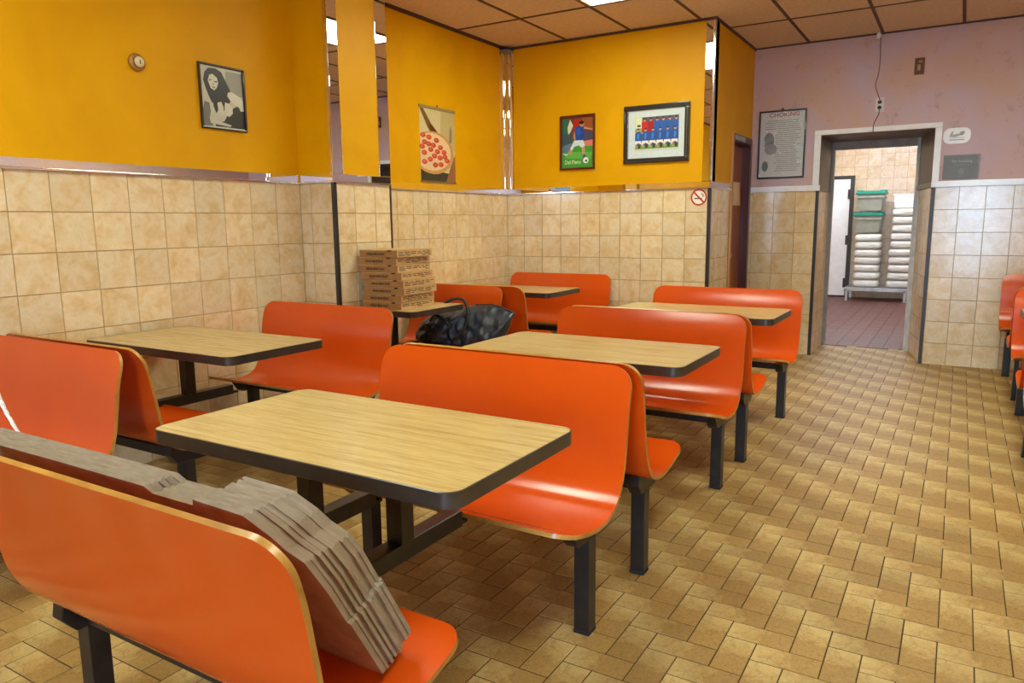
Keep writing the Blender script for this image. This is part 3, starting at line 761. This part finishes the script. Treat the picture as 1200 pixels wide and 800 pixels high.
# ------------------------------------------------------------------ black bag on the bench
t = empty('tote_bag', (.74, 4.42, .40)); tag(t, 'crumpled black nylon bag with looped strap lying on a bench', 'bag')
def interp(tab, x):
    for (a, p), (c, q) in zip(tab, tab[1:]):
        if a <= x <= c:
            k = (x-a)/(c-a); k = k*k*(3-2*k)*.5+k*.5; return p+(q-p)*k
    return tab[-1][1] if x > tab[-1][0] else tab[0][1]
TOPT = [(0, .12), (.08, .20), (.2, .27), (.32, .305), (.45, .30), (.6, .335), (.8, .34), (.9, .315), (1, .29)]
BOTT = [(0, .03), (.2, .01), (.7, .01), (.86, .04), (.93, .13), (1, .26)]
bm = bmesh.new(); NU, NV = 90, 40; fr_, bk = [], []
for i in range(NU+1):
    u = i/NU; x = -.43+.86*u; a, c = interp(BOTT, u), interp(TOPT, u); rf, rk = [], []
    for j in range(NV+1):
        v = j/NV; z = a+(c-a)*v
        r = max(0, 1-abs(2*u-1)**3)*max(0, 1-abs(2*v-1)**2.6); th = (.17-.09*u*v)*r**.5
        p = Vector((x*7, z*9, 3.1)); nz = noise.noise(p*.8)*.018
        ridge = (1-abs(noise.noise(Vector((x*9+z*6, z*7-x*4, 1.7)))*2.2))*.034+abs(noise.noise(Vector((x*22, z*20, 5))))*-.026
        k = r**.4*(1 if u < .66 else .45)
        rf.append(bm.verts.new((x, -th-(nz+ridge)*k+.05*(v)+.03, z))); rk.append(bm.verts.new((x, th*.35+.05*v+.03, z)) if 0 < j < NV and 0 < i < NU else rf[-1])
    fr_.append(rf); bk.append(rk)
for i in range(NU):
    for j in range(NV):
        for g in (fr_, bk):
            vs_ = []
            for v in (g[i][j], g[i+1][j], g[i+1][j+1], g[i][j+1]):
                if v not in vs_: vs_.append(v)
            try: f = bm.faces.new(vs_); f.smooth = True
            except ValueError: pass
bmesh.ops.recalc_face_normals(bm, faces=bm.faces)
me = bpy.data.meshes.new('bag_body'); bm.to_mesh(me); bm.free(); me.materials.append(NYLON); o = bpy.data.objects.new('bag_body', me); C.objects.link(o); o.parent = t
b = B(); b.tube([(.425, .035, .275), (.40, .03, .20), (.365, .01, .12), (.30, -.01, .035)], .004, STRAP); b.tube([(.42, .06, .285), (.33, .045, .325), (.25, .04, .342), (.12, .03, .338)], .004, STRAP); b.done('seam', t)
def ribbon(b, pts, w_, m):
    pts = catmull([tuple(p) for p in pts], 6)
    for off in (0,):
        b.tube(pts, w_, m, 6)
b = B(); ribbon(b, [(-.03, -.13, .22), (-.10, -.16, .28), (-.02, -.12, .37), (.07, -.08, .385), (.13, -.1, .33), (.16, -.14, .24), (.12, -.17, .15), (.05, -.17, .10)], .011, STRAP); b.done('strap', t)
b = B(); ribbon(b, [(-.18, -.13, .22), (-.10, -.18, .27), (-.02, -.19, .25), (.04, -.18, .18)], .010, STRAP); b.done('strap', t)

# ------------------------------------------------------------------ flattened cardboard bundle on the foreground bench
p0, p1 = Vector((0, 1.030, .416)), Vector((0, .818, .798)); up_ = (p1-p0).normalized(); nn = Vector((0, -up_.z, up_.y)); nn = nn if nn.y > 0 else -nn
SH, TH = (p1-p0).length, .0068
def sheet_outline(i):
    fl = -.0034*i; H = SH; kx = fl*.9
    r = [(2.917, 0), (2.917, .17), (2.909, .175), (2.909, .27), (2.897, .350+kx), (2.878, .364+kx), (2.864, .375+kx), (2.845, .405+kx), (2.80, H+.012+fl), (2.665, H+.018+fl)]
    if i < 10: return [(1.78, 0)]+r+[(2.65, H-.002+fl), (2.525, H-.002+fl), (2.51, H+.016+fl), (2.2, H+.016+fl), (1.78, H+.012+fl)]
    return r+[(2.65, H-.02+fl), (2.64, 0)]
for i in range(16):
    off = Vector((0, 0, 0))
    o_ = sheet_outline(i); rr = random.Random(i+40); dx, ds = rr.uniform(-.004, .004)+(.006 if i in (4, 8, 9) else 0), rr.uniform(-.0018, .0018)
    b = B()
    base = p0+nn*(TH*i+.004)
    bm2 = bmesh.new()
    va = [bm2.verts.new(Vector((x+dx, 0, 0))+base+up_*(s_+ds+.0)) for x, s_ in o_]; vb = [bm2.verts.new(v.co+nn*(TH-.0003)) for v in va]
    bm2.faces.new(va); bm2.faces.new(vb[::-1]); n = len(va)
    for k in range(n): bm2.faces.new((va[k], va[(k+1) % n], vb[(k+1) % n], vb[k]))
    bmesh.ops.recalc_face_normals(bm2, faces=bm2.faces)
    i0 = b.mi(GREYC); b.add(bm2, GREYC)
    b.bm.faces.ensure_lookup_table(); ie = b.mi(GREYC2)
    for f in b.bm.faces:
        if len(f.verts) == 4: f.material_index = ie
    s_ = b.done('flattened_box')
    tag(s_, ('flattened grey-brown cardboard sheet nearest the backrest in the bundle on the foreground bench' if i == 0 else 'outermost narrow flattened cardboard sheet of the foreground bundle, facing the table' if i == 15 else 'wide flattened grey-brown cardboard sheet inside the bundle on the foreground bench' if i < 10 else 'narrow flattened cardboard sheet on the table side of the foreground bundle'), 'cardboard', 'flattened boxes leaning on the foreground bench')
b = B(); pts = catmull([(1.521, 0.985, 0.909), (1.57, 0.985, 0.832), (1.608, 0.985, 0.79), (1.648, 0.985, 0.761), (1.703, 0.985, 0.74), (1.796, 0.985, 0.723), (1.919, 0.985, 0.717)], 5)
for a, c in zip(pts, pts[1:]):
    a, c = Vector(a), Vector(c)
    for s0 in (1,): b.poly([a, c, c+Vector((.004, .012, -.010)), a+Vector((.004, .012, -.010))], WHITE, True)
o = b.done('paper_strip'); tag(o, 'thin white curled paper strip rising behind the cardboard bundle', 'paper')
sm = o.modifiers.new('thickness', 'SOLIDIFY'); sm.thickness = .0012

# ------------------------------------------------------------------ things on the walls
class Pic:
    """flat picture on a wall; P(u,v,d): u right, v up from lower-left, d off the wall"""
    def __init__(s, name, org, ux, n, label, cat, group=None):
        s.o, s.ux, s.n = Vector(org), Vector(ux), Vector(n); s.t = empty(name, org); tag(s.t, label, cat, group)
        s.z = 0
    def P(s, u, v, d): return s.ux*u+Vector((0, 0, v))+s.n*d
    def slab(s, b, u0, v0, u1, v1, d0, d1, m, bev=0):
        q = [s.P(u0, v0, d0), s.P(u1, v1, d1)]
        lo = [min(q[0][i], q[1][i]) for i in range(3)]; hi = [max(q[0][i], q[1][i]) for i in range(3)]; b.box(lo, hi, m, bev)
    def frame(s, w_, h, fw_, d, m, bev=.004, name='frame'):
        b = B()
        for a in ((0, 0, w_, fw_), (0, h-fw_, w_, h), (0, fw_, fw_, h-fw_), (w_-fw_, fw_, w_, h-fw_)): s.slab(b, *a, 0, d, m, bev)
        return b.done(name, s.t)
    def panel(s, u0, v0, u1, v1, d, m, name):
        b = B(); s.slab(b, u0, v0, u1, v1, 0, d, m); return b.done(name, s.t)
    def shapes(s, L, d, name='print'):
        b = B()
        for i, (col, pts) in enumerate(L):
            f = b.poly([s.P(u, v, d+.00012*(i+1)) for u, v in pts], flat(*col))
        return b.done(name, s.t, norm=False)
def ell(cx, cy, rx, ry=None, n=14, a=0):
    ry = ry or rx; return [(cx+rx*math.cos(2*PI*k/n)*math.cos(a)-ry*math.sin(2*PI*k/n)*math.sin(a), cy+rx*math.cos(2*PI*k/n)*math.sin(a)+ry*math.sin(2*PI*k/n)*math.cos(a)) for k in range(n)]
BLK = plain('black_frame_lacquer', lin(34, 28, 26), .3, coat=.3)
# black and white portrait (left wall: u -> +y, n -> +x)
p = Pic('framed_portrait', (.001, 2.882, 1.893), (0, 1, 0), (1, 0, 0), 'black and white framed photo of a woman with long dark hair', 'picture')
p.frame(.322, .373, .012, .016, BLK); p.panel(.01, .01, .312, .363, .004, flat(196, 190, 168), 'photo_paper')
S_ = lambda L: [(x*.322, y*.373) for x, y in L]
p.shapes([((150, 146, 130), S_([(.55, .62), (.96, .55), (.96, .93), (.6, .93)])), ((112, 108, 96), S_([(.06, .04), (.25, .05), (.2, .4), (.1, .42), (.06, .3)])),
 ((40, 35, 30), S_([(.14, .86), (.22, .93), (.38, .94), (.50, .90), (.58, .78), (.66, .66), (.72, .55), (.66, .46), (.56, .34), (.44, .26), (.32, .3), (.26, .4), (.2, .5), (.14, .62), (.10, .74)])),
 ((52, 46, 40), S_([(.3, .05), (.96, .05), (.96, .36), (.8, .4), (.64, .32), (.5, .14), (.3, .10)])),
 ((206, 200, 178), S_([(.2, .74), (.24, .83), (.31, .85), (.40, .80), (.42, .72), (.38, .64), (.32, .6), (.25, .63)])),
 ((60, 52, 44), S_([(.22, .75), (.28, .765), (.28, .75), (.22, .735)])), ((60, 52, 44), S_([(.33, .74), (.4, .75), (.4, .73), (.33, .725)])), ((88, 70, 60), S_([(.28, .655), (.35, .65), (.33, .635), (.29, .64)])), ((120, 112, 98), S_([(.30, .71), (.32, .70), (.31, .675), (.29, .68)])),
 ((214, 210, 192), S_([(.62, .6), (.70, .62), (.84, .57), (.95, .5), (.96, .34), (.88, .33), (.84, .42), (.76, .42), (.66, .48), (.6, .54)])),
 ((208, 202, 182), S_([(.38, .42), (.46, .44), (.50, .36), (.50, .24), (.42, .22), (.36, .28), (.34, .36)])),
 ((212, 206, 186), S_([(.54, .44), (.62, .43), (.70, .36), (.70, .28), (.62, .22), (.54, .24), (.52, .34)])),
 ((200, 194, 172), S_([(.2, .44), (.28, .4), (.3, .26), (.34, .14), (.66, .09), (.62, .06), (.2, .09), (.18, .16), (.22, .28)])),
 ((36, 32, 28), S_([(.3, .5), (.36, .5), (.38, .3), (.33, .25), (.28, .36)]))], .0045)
# round device (thermostat)
t = empty('round_wall_bell', (0, 2.507, 2.193)); tag(t, 'small round brass and white device on the orange wall', 'wall device')
b = B(); b.lathe([(.046, .001), (.046, .014), (.040, .022), (.030, .024)], 0, (0, 0, 0), plain('aged_brass', lin(176, 130, 70), .35, .3)); b.done('base', t)
b = B(); b.lathe([(.028, .022), (.028, .034), (.022, .040), (.0001, .041)], 0, (0, 0, 0), flat(226, 206, 160)); b.done('cap', t)
b = B(); b.lathe([(.0285, .024), (.0305, .026), (.0285, .030)], 0, (0, 0, 0), flat(90, 60, 30)); b.box((.040, -.004, -.012), (.0425, .002, .010), flat(110, 90, 60)); b.done('dial', t)
# pizza banner
p = Pic('hanging_poster', (.001, 4.945, 1.668), (0, 1, 0), (1, 0, 0), 'narrow hanging poster of a pepperoni pizza, on the orange wall', 'poster')
p.panel(0, .01, .49, .605, .003, flat(214, 196, 146), 'poster_sheet')
Z = lambda L: [(x*.49, y*.615) for x, y in L]
sh_ = [((196, 176, 120), Z([(.55, .5), (1, .45), (1, .97), (.6, .97)])), ((60, 52, 40), Z([(0, .02), (1, .02), (1, .12), (0, .2)])), ((150, 96, 60), Z([(.72, .02), (1, .02), (1, .4), (.9, .3)])),
 ((120, 82, 48), Z([(.0, .97), (.10, .97), (.32, .78), (.5, .68), (.6, .60), (.52, .60), (.28, .68), (.22, .72)])), ((92, 44, 26), Z([(.26, .78), (.36, .76), (.58, .6), (.5, .61), (.3, .68)])),
 ((205, 150, 90), [q for q in ell(.36*.49, .40*.615, .60*.49, .285*.615, 28) if True]), ((232, 196, 150), ell(.33*.49, .41*.615, .54*.49, .25*.615, 28)), ((150, 130, 90), Z([(.82, .56), (.9, .56), (.92, .72), (.88, .8), (.84, .72)]))]
sh_ = [(c, [(max(.0, min(.49, x)), y) for x, y in P_]) for c, P_ in sh_]
rr = random.Random(5)
for q in [(.08, .62), (.24, .60), (.12, .53), (.05, .47), (.45, .57), (.36, .50), (.56, .48), (.28, .44), (.10, .39), (.66, .42), (.47, .42), (.38, .36), (.54, .34), (.26, .31), (.10, .27), (.74, .31), (.40, .24), (.56, .25), (.22, .51), (.68, .36)]:
    sh_.append(((206, 70, 50), ell(q[0]*.49, q[1]*.615, .037, .021, 10))); sh_.append(((224, 112, 84), ell(q[0]*.49-.006, q[1]*.615+.003, .018, .009, 8)))
p.shapes(sh_, .0032)
b = B(); p.slab(b, -.008, .60, .498, .622, 0, .012, flat(150, 128, 80), .003); b.done('top_rail', p.t)
b = B(); p.slab(b, -.004, 0, .494, .014, 0, .010, flat(120, 100, 66), .003); b.done('bottom_rail', p.t)
b = B(); p.slab(b, .24, .622, .252, .64, 0, .006, flat(110, 70, 30), .001); b.done('hanger', p.t)
# footballer poster (back wall: u -> +x, n -> -y)
p = Pic('framed_poster', (.59, YD-.001, 1.806), (1, 0, 0), (0, -1, 0), 'small red-framed poster of a footballer in a blue shirt', 'picture')
p.frame(.355, .49, .018, .02, plain('mahogany_frame', lin(96, 26, 18), .3)); p.panel(.015, .015, .34, .475, .004, flat(72, 140, 50), 'poster_sheet')
Q = lambda L: [(.018+x*.319, .018+y*.454) for x, y in L]
p.shapes([((120, 60, 44), Q([(0, .55), (1, .55), (1, 1), (0, 1)])), ((56, 84, 92), Q([(0, .42), (.35, .42), (.3, .72), (0, .75)])), ((70, 70, 96), Q([(.6, .5), (1, .5), (1, .7), (.6, .7)])), ((218, 120, 108), Q([(.7, .42), (1, .42), (1, .54), (.7, .52)])),
 ((34, 110, 80), Q([(.02, .68), (.2, .7), (.22, .98), (.02, .98)])), ((220, 216, 196), Q([(.18, .8), (.26, .96), (.36, .84), (.28, .72), (.2, .66)])), ((178, 30, 24), Q([(.36, .68), (.58, .68), (.62, .94), (.4, .96)])), ((150, 80, 40), Q([(.62, .78), (.98, .76), (.98, .98), (.64, .98)])),
 ((66, 150, 54), Q([(0, 0), (1, 0), (1, .40), (.6, .44), (0, .36)])), ((90, 120, 150), Q([(.0, .3), (.26, .36), (.34, .5), (.02, .44)])), ((92, 176, 70), Q([(.1, .2), (.9, .16), (.98, .3), (.2, .32)])),
 ((24, 70, 160), Q([(.40, .76), (.52, .83), (.70, .82), (.72, .72), (.68, .54), (.42, .53), (.40, .64)])), ((30, 90, 186), Q([(.46, .74), (.56, .80), (.62, .68), (.5, .6)])), ((196, 140, 104), Q([(.7, .80), (.98, .75), (.98, .72), (.70, .76)])), ((196, 140, 104), Q([(.40, .74), (.36, .62), (.40, .54), (.44, .56), (.42, .68)])),
 ((190, 132, 96), ell(.018+.64*.319, .018+.86*.454, .026, .026, 10)), ((36, 24, 20), ell(.018+.63*.319, .018+.885*.454, .026, .016, 10)),
 ((206, 222, 230), Q([(.40, .54), (.68, .54), (.74, .44), (.66, .38), (.54, .44), (.40, .42), (.32, .34), (.26, .38)])), ((196, 140, 104), Q([(.26, .37), (.34, .34), (.30, .26), (.18, .29)])), ((196, 140, 104), Q([(.64, .40), (.74, .42), (.74, .26), (.66, .24)])), ((40, 90, 160), Q([(.68, .26), (.76, .26), (.76, .14), (.66, .12)])), ((180, 210, 220), Q([(.0, .3), (.20, .28), (.14, .24)])),
 ((236, 236, 230), ell(.018+.77*.319, .018+.14*.454, .028, .028, 12)), ((40, 60, 50), ell(.018+.78*.319, .018+.13*.454, .012, .012, 6))], .0045)
text('Del Piero', .05, flat(230, 236, 200), p.t, p.P(.130, .068, .006), (PI/2, 0, 0), sx=.85)
# team photo
p = Pic('framed_team_photo', (1.228, YD-.001, 1.833), (1, 0, 0), (0, -1, 0), 'wide black-framed football team photo with a white mat', 'picture')
fr = p.frame(.596, .492, .042, .026, BLK, .008)
b = B(); p.slab(b, .030, .044, .042, .448, .02, .024, CHROME)
for k in range(28): b.lathe([(.0001, -.004), (.004, -.002), (.004, .002), (.0001, .004)], 1, p.P(.575, .03+k*.0157, .027), flat(150, 146, 140), 6)
for k in range(30): b.lathe([(.0001, -.004), (.004, -.002), (.004, .002), (.0001, .004)], 1, p.P(.03+k*.0186, .012, .027), flat(70, 66, 62), 6)
b.done('beading', p.t); p.panel(.04, .04, .556, .452, .008, flat(206, 214, 214), 'mat_board')
p.panel(.105, .105, .50, .39, .0095, flat(70, 84, 110), 'photo')
R_ = lambda L: [(.105+x*.395, .105+y*.285) for x, y in L]
L_ = [((220, 220, 170), R_([(0, .68), (.16, .68), (.16, 1), (0, 1)])), ((150, 160, 110), R_([(0, .5), (.2, .5), (.2, .68), (0, .68)])), ((90, 84, 100), R_([(.16, .8), (1, .8), (1, 1), (.16, 1)])), ((206, 206, 200), R_([(0, 0), (1, 0), (1, .06), (0, .06)])), ((110, 160, 70), R_([(0, .05), (1, .05), (1, .16), (0, .16)])),
      ((60, 60, 60), R_([(.05, .72), (.13, .72), (.13, .78), (.05, .78)]))]
rr = random.Random(3)
for k in range(6):
    x = .22+.145*k; body = (196, 40, 36) if k == 0 else (32, 92, 176)
    if k == 1: body = (168, 28, 30)
    L_.append((body, R_([(x-.07, .84), (x-.03, .88), (x+.04, .88), (x+.07, .83), (x+.06, .55), (x-.06, .55)]))); L_.append(((206, 150, 120), ell(.105+x*.395, .105+.91*.285, .011, .014, 8))); L_.append(((50, 34, 28), ell(.105+x*.395, .105+.945*.285, .011, .008, 8)))
for k in range(6):
    x = .08+.17*k; body = (28, 80, 168)
    L_.append((body, R_([(x-.07, .52), (x-.03, .58), (x+.04, .58), (x+.075, .5), (x+.06, .28), (x-.07, .28)]))); L_.append(((60, 130, 200), R_([(x-.02, .54), (x+.03, .5), (x+.01, .34), (x-.03, .36)])))
    L_.append(((206, 150, 120), ell(.105+x*.395, .105+.62*.285, .011, .014, 8))); L_.append(((60, 40, 30), ell(.105+x*.395, .105+.655*.285, .011, .008, 8)))
    L_.append(((228, 228, 224), R_([(x-.08, .30), (x+.06, .30), (x+.09, .18), (x, .24), (x-.09, .14)]))); L_.append(((200, 140, 110), R_([(x-.07, .2), (x-.03, .22), (x-.04, .08), (x-.07, .08)]))); L_.append(((40, 50, 50), R_([(x, .16), (x+.05, .18), (x+.05, .08), (x, .08)])))
L_ = [(c, [(max(.106, min(.499, u)), max(.106, min(.389, v))) for u, v in P_]) for c, P_ in L_]
p.shapes(L_, .0098)
b = B(); b.lathe([(.004, 0), (.006, .006), (.0001, .008)], 1, (.98, YD-.008, 2.30), flat(200, 160, 60), 8); o = b.done('nail'); tag(o, 'tiny nail in the orange wall right of the footballer poster', 'nail')
# no smoking sticker
p = Pic('no_smoking_sticker', (1.917-.07, YD-.0005, 1.524-.07), (1, 0, 0), (0, -1, 0), 'round red and white no smoking sticker on the cream tile', 'sticker')
b = B(); b.lathe([(.0695, .0), (.0695, -.0012)], 1, p.P(.07, .07, 0), flat(236, 224, 206), 40); b.done('backing', p.t)
b = B(); b.lathe([(.0695, -.0013), (.0695, -.0018), (.057, -.0018), (.057, -.0013)], 1, p.P(.07, .07, 0), flat(196, 34, 30), 40, False)
b.poly([p.P(.07+a, .07+c, .0019) for a, c in ((-.047, .037), (-.037, .047), (.047, -.037), (.037, -.047))], flat(196, 34, 30)); b.done('red_ring_and_bar', p.t)
p.shapes([((40, 34, 30), [(.03, .055), (.072, .055), (.072, .064), (.03, .064)]), ((40, 34, 30), [(.085, .055), (.10, .055), (.10, .064), (.085, .064)]), ((60, 52, 46), [(.10, .07), (.104, .07), (.106, .085), (.096, .095), (.09, .105), (.086, .104), (.092, .092), (.10, .084)]), ((60, 52, 46), [(.108, .07), (.111, .07), (.114, .09), (.104, .098), (.10, .108), (.097, .106), (.102, .094), (.109, .088)])], .0013, 'cigarette_symbol')
# choking poster on mauve wall
p = Pic('framed_notice', (2.083, YK-.001, 1.728), (1, 0, 0), (0, -1, 0), 'large black-framed first aid notice under crinkled clear film', 'picture')
p.frame(.44, .645, .016, .018, BLK); p.panel(.01, .01, .43, .635, .005, flat(206, 208, 210), 'notice_sheet')
LL = []
for k in range(26):
    v = .545-.019*k; x = .14 if k > 4 else .05; LL.append(((130, 132, 134), [(x+random.Random(k).uniform(0, .04), v), (.40-random.Random(k+9).uniform(0, .06), v), (.40-random.Random(k+9).uniform(0, .06), v+.006), (x+random.Random(k).uniform(0, .04), v+.006)]))
LL += [((120, 124, 130), ell(.10, .36, .05, .08)), ((140, 144, 150), ell(.12, .28, .06, .05)), ((190, 192, 192), ell(.045, .34, .02, .035)), ((120, 122, 126), ell(.07, .12, .03, .05))]
p.shapes(LL, .0055)
text('CHOKING', .052, flat(176, 60, 80), p.t, p.P(.235, .60, .0062), (PI/2, 0, 0), sx=1.15, bold=.0012)
# crinkled clear film over the sheet
bm = bmesh.new(); N1, N2 = 22, 32; g = [[bm.verts.new(p.P(.014+.412*i/N1, .014+.617*j/N2, .0085+.0035*noise.noise(Vector((i*.35, j*.28, 2)))+.002*abs(noise.noise(Vector((i*.9+j*.5, j*.4, 6)))))) for j in range(N2+1)] for i in range(N1+1)]
for i in range(N1):
    for j in range(N2): bm.faces.new((g[i][j], g[i+1][j], g[i+1][j+1], g[i][j+1])).smooth = True
nt = NT('clear_crinkled_film'); nt.setp(col=(.9, .92, .93, 1), rough=.10, alpha=.16, spec=1.0)
me = bpy.data.meshes.new('clear_film'); bm.to_mesh(me); bm.free(); me.materials.append(nt.m); o = bpy.data.objects.new('clear_film', me); C.objects.link(o); o.parent = p.t
b = B(); p.slab(b, .20, .64, .232, .652, 0, .02, flat(120, 40, 30), .002); p.slab(b, .21, .652, .222, .668, 0, .012, flat(120, 40, 30), .002); b.done('hanger', p.t)
# oval plaque, grey plaque
p = Pic('oval_sign', (3.664, YK-.001, 1.966), (1, 0, 0), (0, -1, 0), 'small white rounded sign beside the top of the doorway', 'sign')
b = B(); pts = []
b.prism([(3.664+x-3.664, y) for x, y in rrect(0, 0, .206, .134, .052)], 1, -.012, 0, WHITE, .003); b.done('sign_board', p.t)
p.shapes([((160, 160, 164), [(.05, .028), (.16, .028), (.16, .036), (.05, .036)]), ((170, 170, 176), [(.045, .06), (.06, .10), (.075, .108), (.07, .075), (.11, .085), (.125, .066), (.09, .056)]), ((150, 150, 156), [(.115, .075), (.13, .10), (.155, .104), (.16, .085), (.14, .066)]), ((186, 186, 190), [(.05, .046), (.155, .046), (.155, .051), (.05, .051)])], .0125)
p = Pic('no_smoking_plaque', (3.680, YK-.001, 1.663), (1, 0, 0), (0, -1, 0), 'square dark grey no smoking plaque resting on the white ledge', 'sign')
b = B(); p.slab(b, 0, 0, .274, .207, 0, .010, plain('grey_plaque', lin(112, 112, 114), .4), .003); b.done('plaque_board', p.t)
b = B(); p.slab(b, .262, .004, .272, .203, .010, .0125, flat(140, 140, 144)); p.slab(b, .004, .198, .272, .203, .010, .012, flat(130, 130, 132)); b.done('rim', p.t)
text('No Smoking', .036, flat(180, 180, 182), p.t, p.P(.14, .152, .0105), (PI/2, 0, 0), sx=.85)
text('in this establishment', .014, flat(160, 160, 162), p.t, p.P(.14, .122, .0105), (PI/2, 0, 0))
b = B(); b.lathe([(.022, -.0104), (.022, -.011), (.018, -.011), (.018, -.0104)], 1, p.P(.14, .068, 0), flat(160, 160, 162), 24, False); b.poly([p.P(.14+a, .068+c, .0112) for a, c in ((-.014, .010), (-.010, .014), (.014, -.010), (.010, -.014))], flat(160, 160, 162)); b.done('emblem', p.t)
text('up to $100 fine', .010, flat(150, 150, 152), p.t, p.P(.14, .025, .0105), (PI/2, 0, 0)) if False else None
# brown open switch box
p = Pic('uncovered_switch_box', (3.400, YK-.001, 2.578), (1, 0, 0), (0, -1, 0), 'small rusty brown uncovered electrical box on the mauve wall', 'switch')
b = B(); RU = plain('rusty_metal', lin(136, 76, 20), .5, .3, var=.3, scale=60)
for a in ((0, 0, .078, .01), (0, .132, .078, .142), (0, .01, .01, .132), (.068, .01, .078, .132)): p.slab(b, *a, 0, .008, RU, .002)
p.slab(b, .01, .01, .068, .132, 0, .002, flat(90, 46, 16)); b.done('box_rim', p.t)
b = B(); p.slab(b, .024, .035, .048, .085, .002, .012, flat(206, 140, 60), .003); p.slab(b, .03, .1, .06, .12, .002, .01, flat(180, 110, 40), .002); b.done('switch_body', p.t)
# double outlet and cables
t = empty('double_outlet', (3.142, YK-.001, 2.347)); tag(t, 'white double outlet plate above the doorway', 'outlet')
b = B(); b.box((-.037, -.008, -.062), (.037, 0, .062), flat(222, 214, 210), .003); b.done('cover_plate', t)
for z in (-.024, .024):
    b = B(); b.lathe([(.017, -.0135), (.017, -.008)], 1, (0, 0, z), flat(34, 28, 30), 16); b.done('socket', t)
b = B(); b.tube(catmull([(3.118, YK-.012, 2.968), (3.116, YK-.008, 2.9), (3.120, YK-.008, 2.8), (3.122, YK-.008, 2.72), (3.116, YK-.008, 2.62), (3.098, YK-.01, 2.53), (3.115, YK-.012, 2.46), (3.138, YK-.014, 2.40), (3.142, YK-.016, 2.372)], 5), .0042, flat(140, 104, 104)); o = b.done('upper_cable'); tag(o, 'thin mauve-painted cable running from the ceiling down to the outlet', 'cable')
b = B(); b.tube(catmull([(3.142, YK-.014, 2.32), (3.140, YK-.010, 2.27), (3.118, YK-.010, 2.22), (3.104, YK-.027, 2.17), (3.103, YK-.028, 2.11)], 5), .0038, flat(110, 70, 80)); b.lathe([(.0001, -.014), (.011, -.008), (.011, .008), (.0001, .014)], 2, (3.103, YK-.028, 2.098), flat(120, 60, 70), 10); o = b.done('lower_cable'); tag(o, 'short cable dangling from the outlet over the doorway moulding', 'cable')
b = B(); b.lathe([(.004, 0), (.012, -.01), (.02, -.03), (.02, -.05), (.010, -.06), (.0001, -.062)], 2, (3.108, YK-.10, ZC-.004), WHITE, 14); b.tube([(3.108, YK-.10, ZC-.06), (3.112, YK-.05, ZC-.05), (3.118, YK-.012, ZC-.02)], .004, WHITE); o = b.done('ceiling_cable_hook'); tag(o, 'small white bulb-shaped fitting under the ceiling above the doorway', 'fitting')
# notice paper on the passage door
bm = bmesh.new(); N = 10; g = [[bm.verts.new((2.034+.006*math.sin(i*.5)+(.01*(i/N)**2), 6.965+.225*i/N+(.05*(1-j/N)**2*(i/N)), 1.462+.215*j/N)) for j in range(N+1)] for i in range(N+1)]
for i in range(N):
    for j in range(N): bm.faces.new((g[i][j], g[i+1][j], g[i+1][j+1], g[i][j+1])).smooth = True
me = bpy.data.meshes.new('paper_note'); bm.to_mesh(me); bm.free(); me.materials.append(PAPER); o = bpy.data.objects.new('paper_note', me); C.objects.link(o); o.modifiers.new('thickness', 'SOLIDIFY').thickness = .001
tag(o, 'yellowed blank paper taped to the casing of the brown passage door', 'paper')
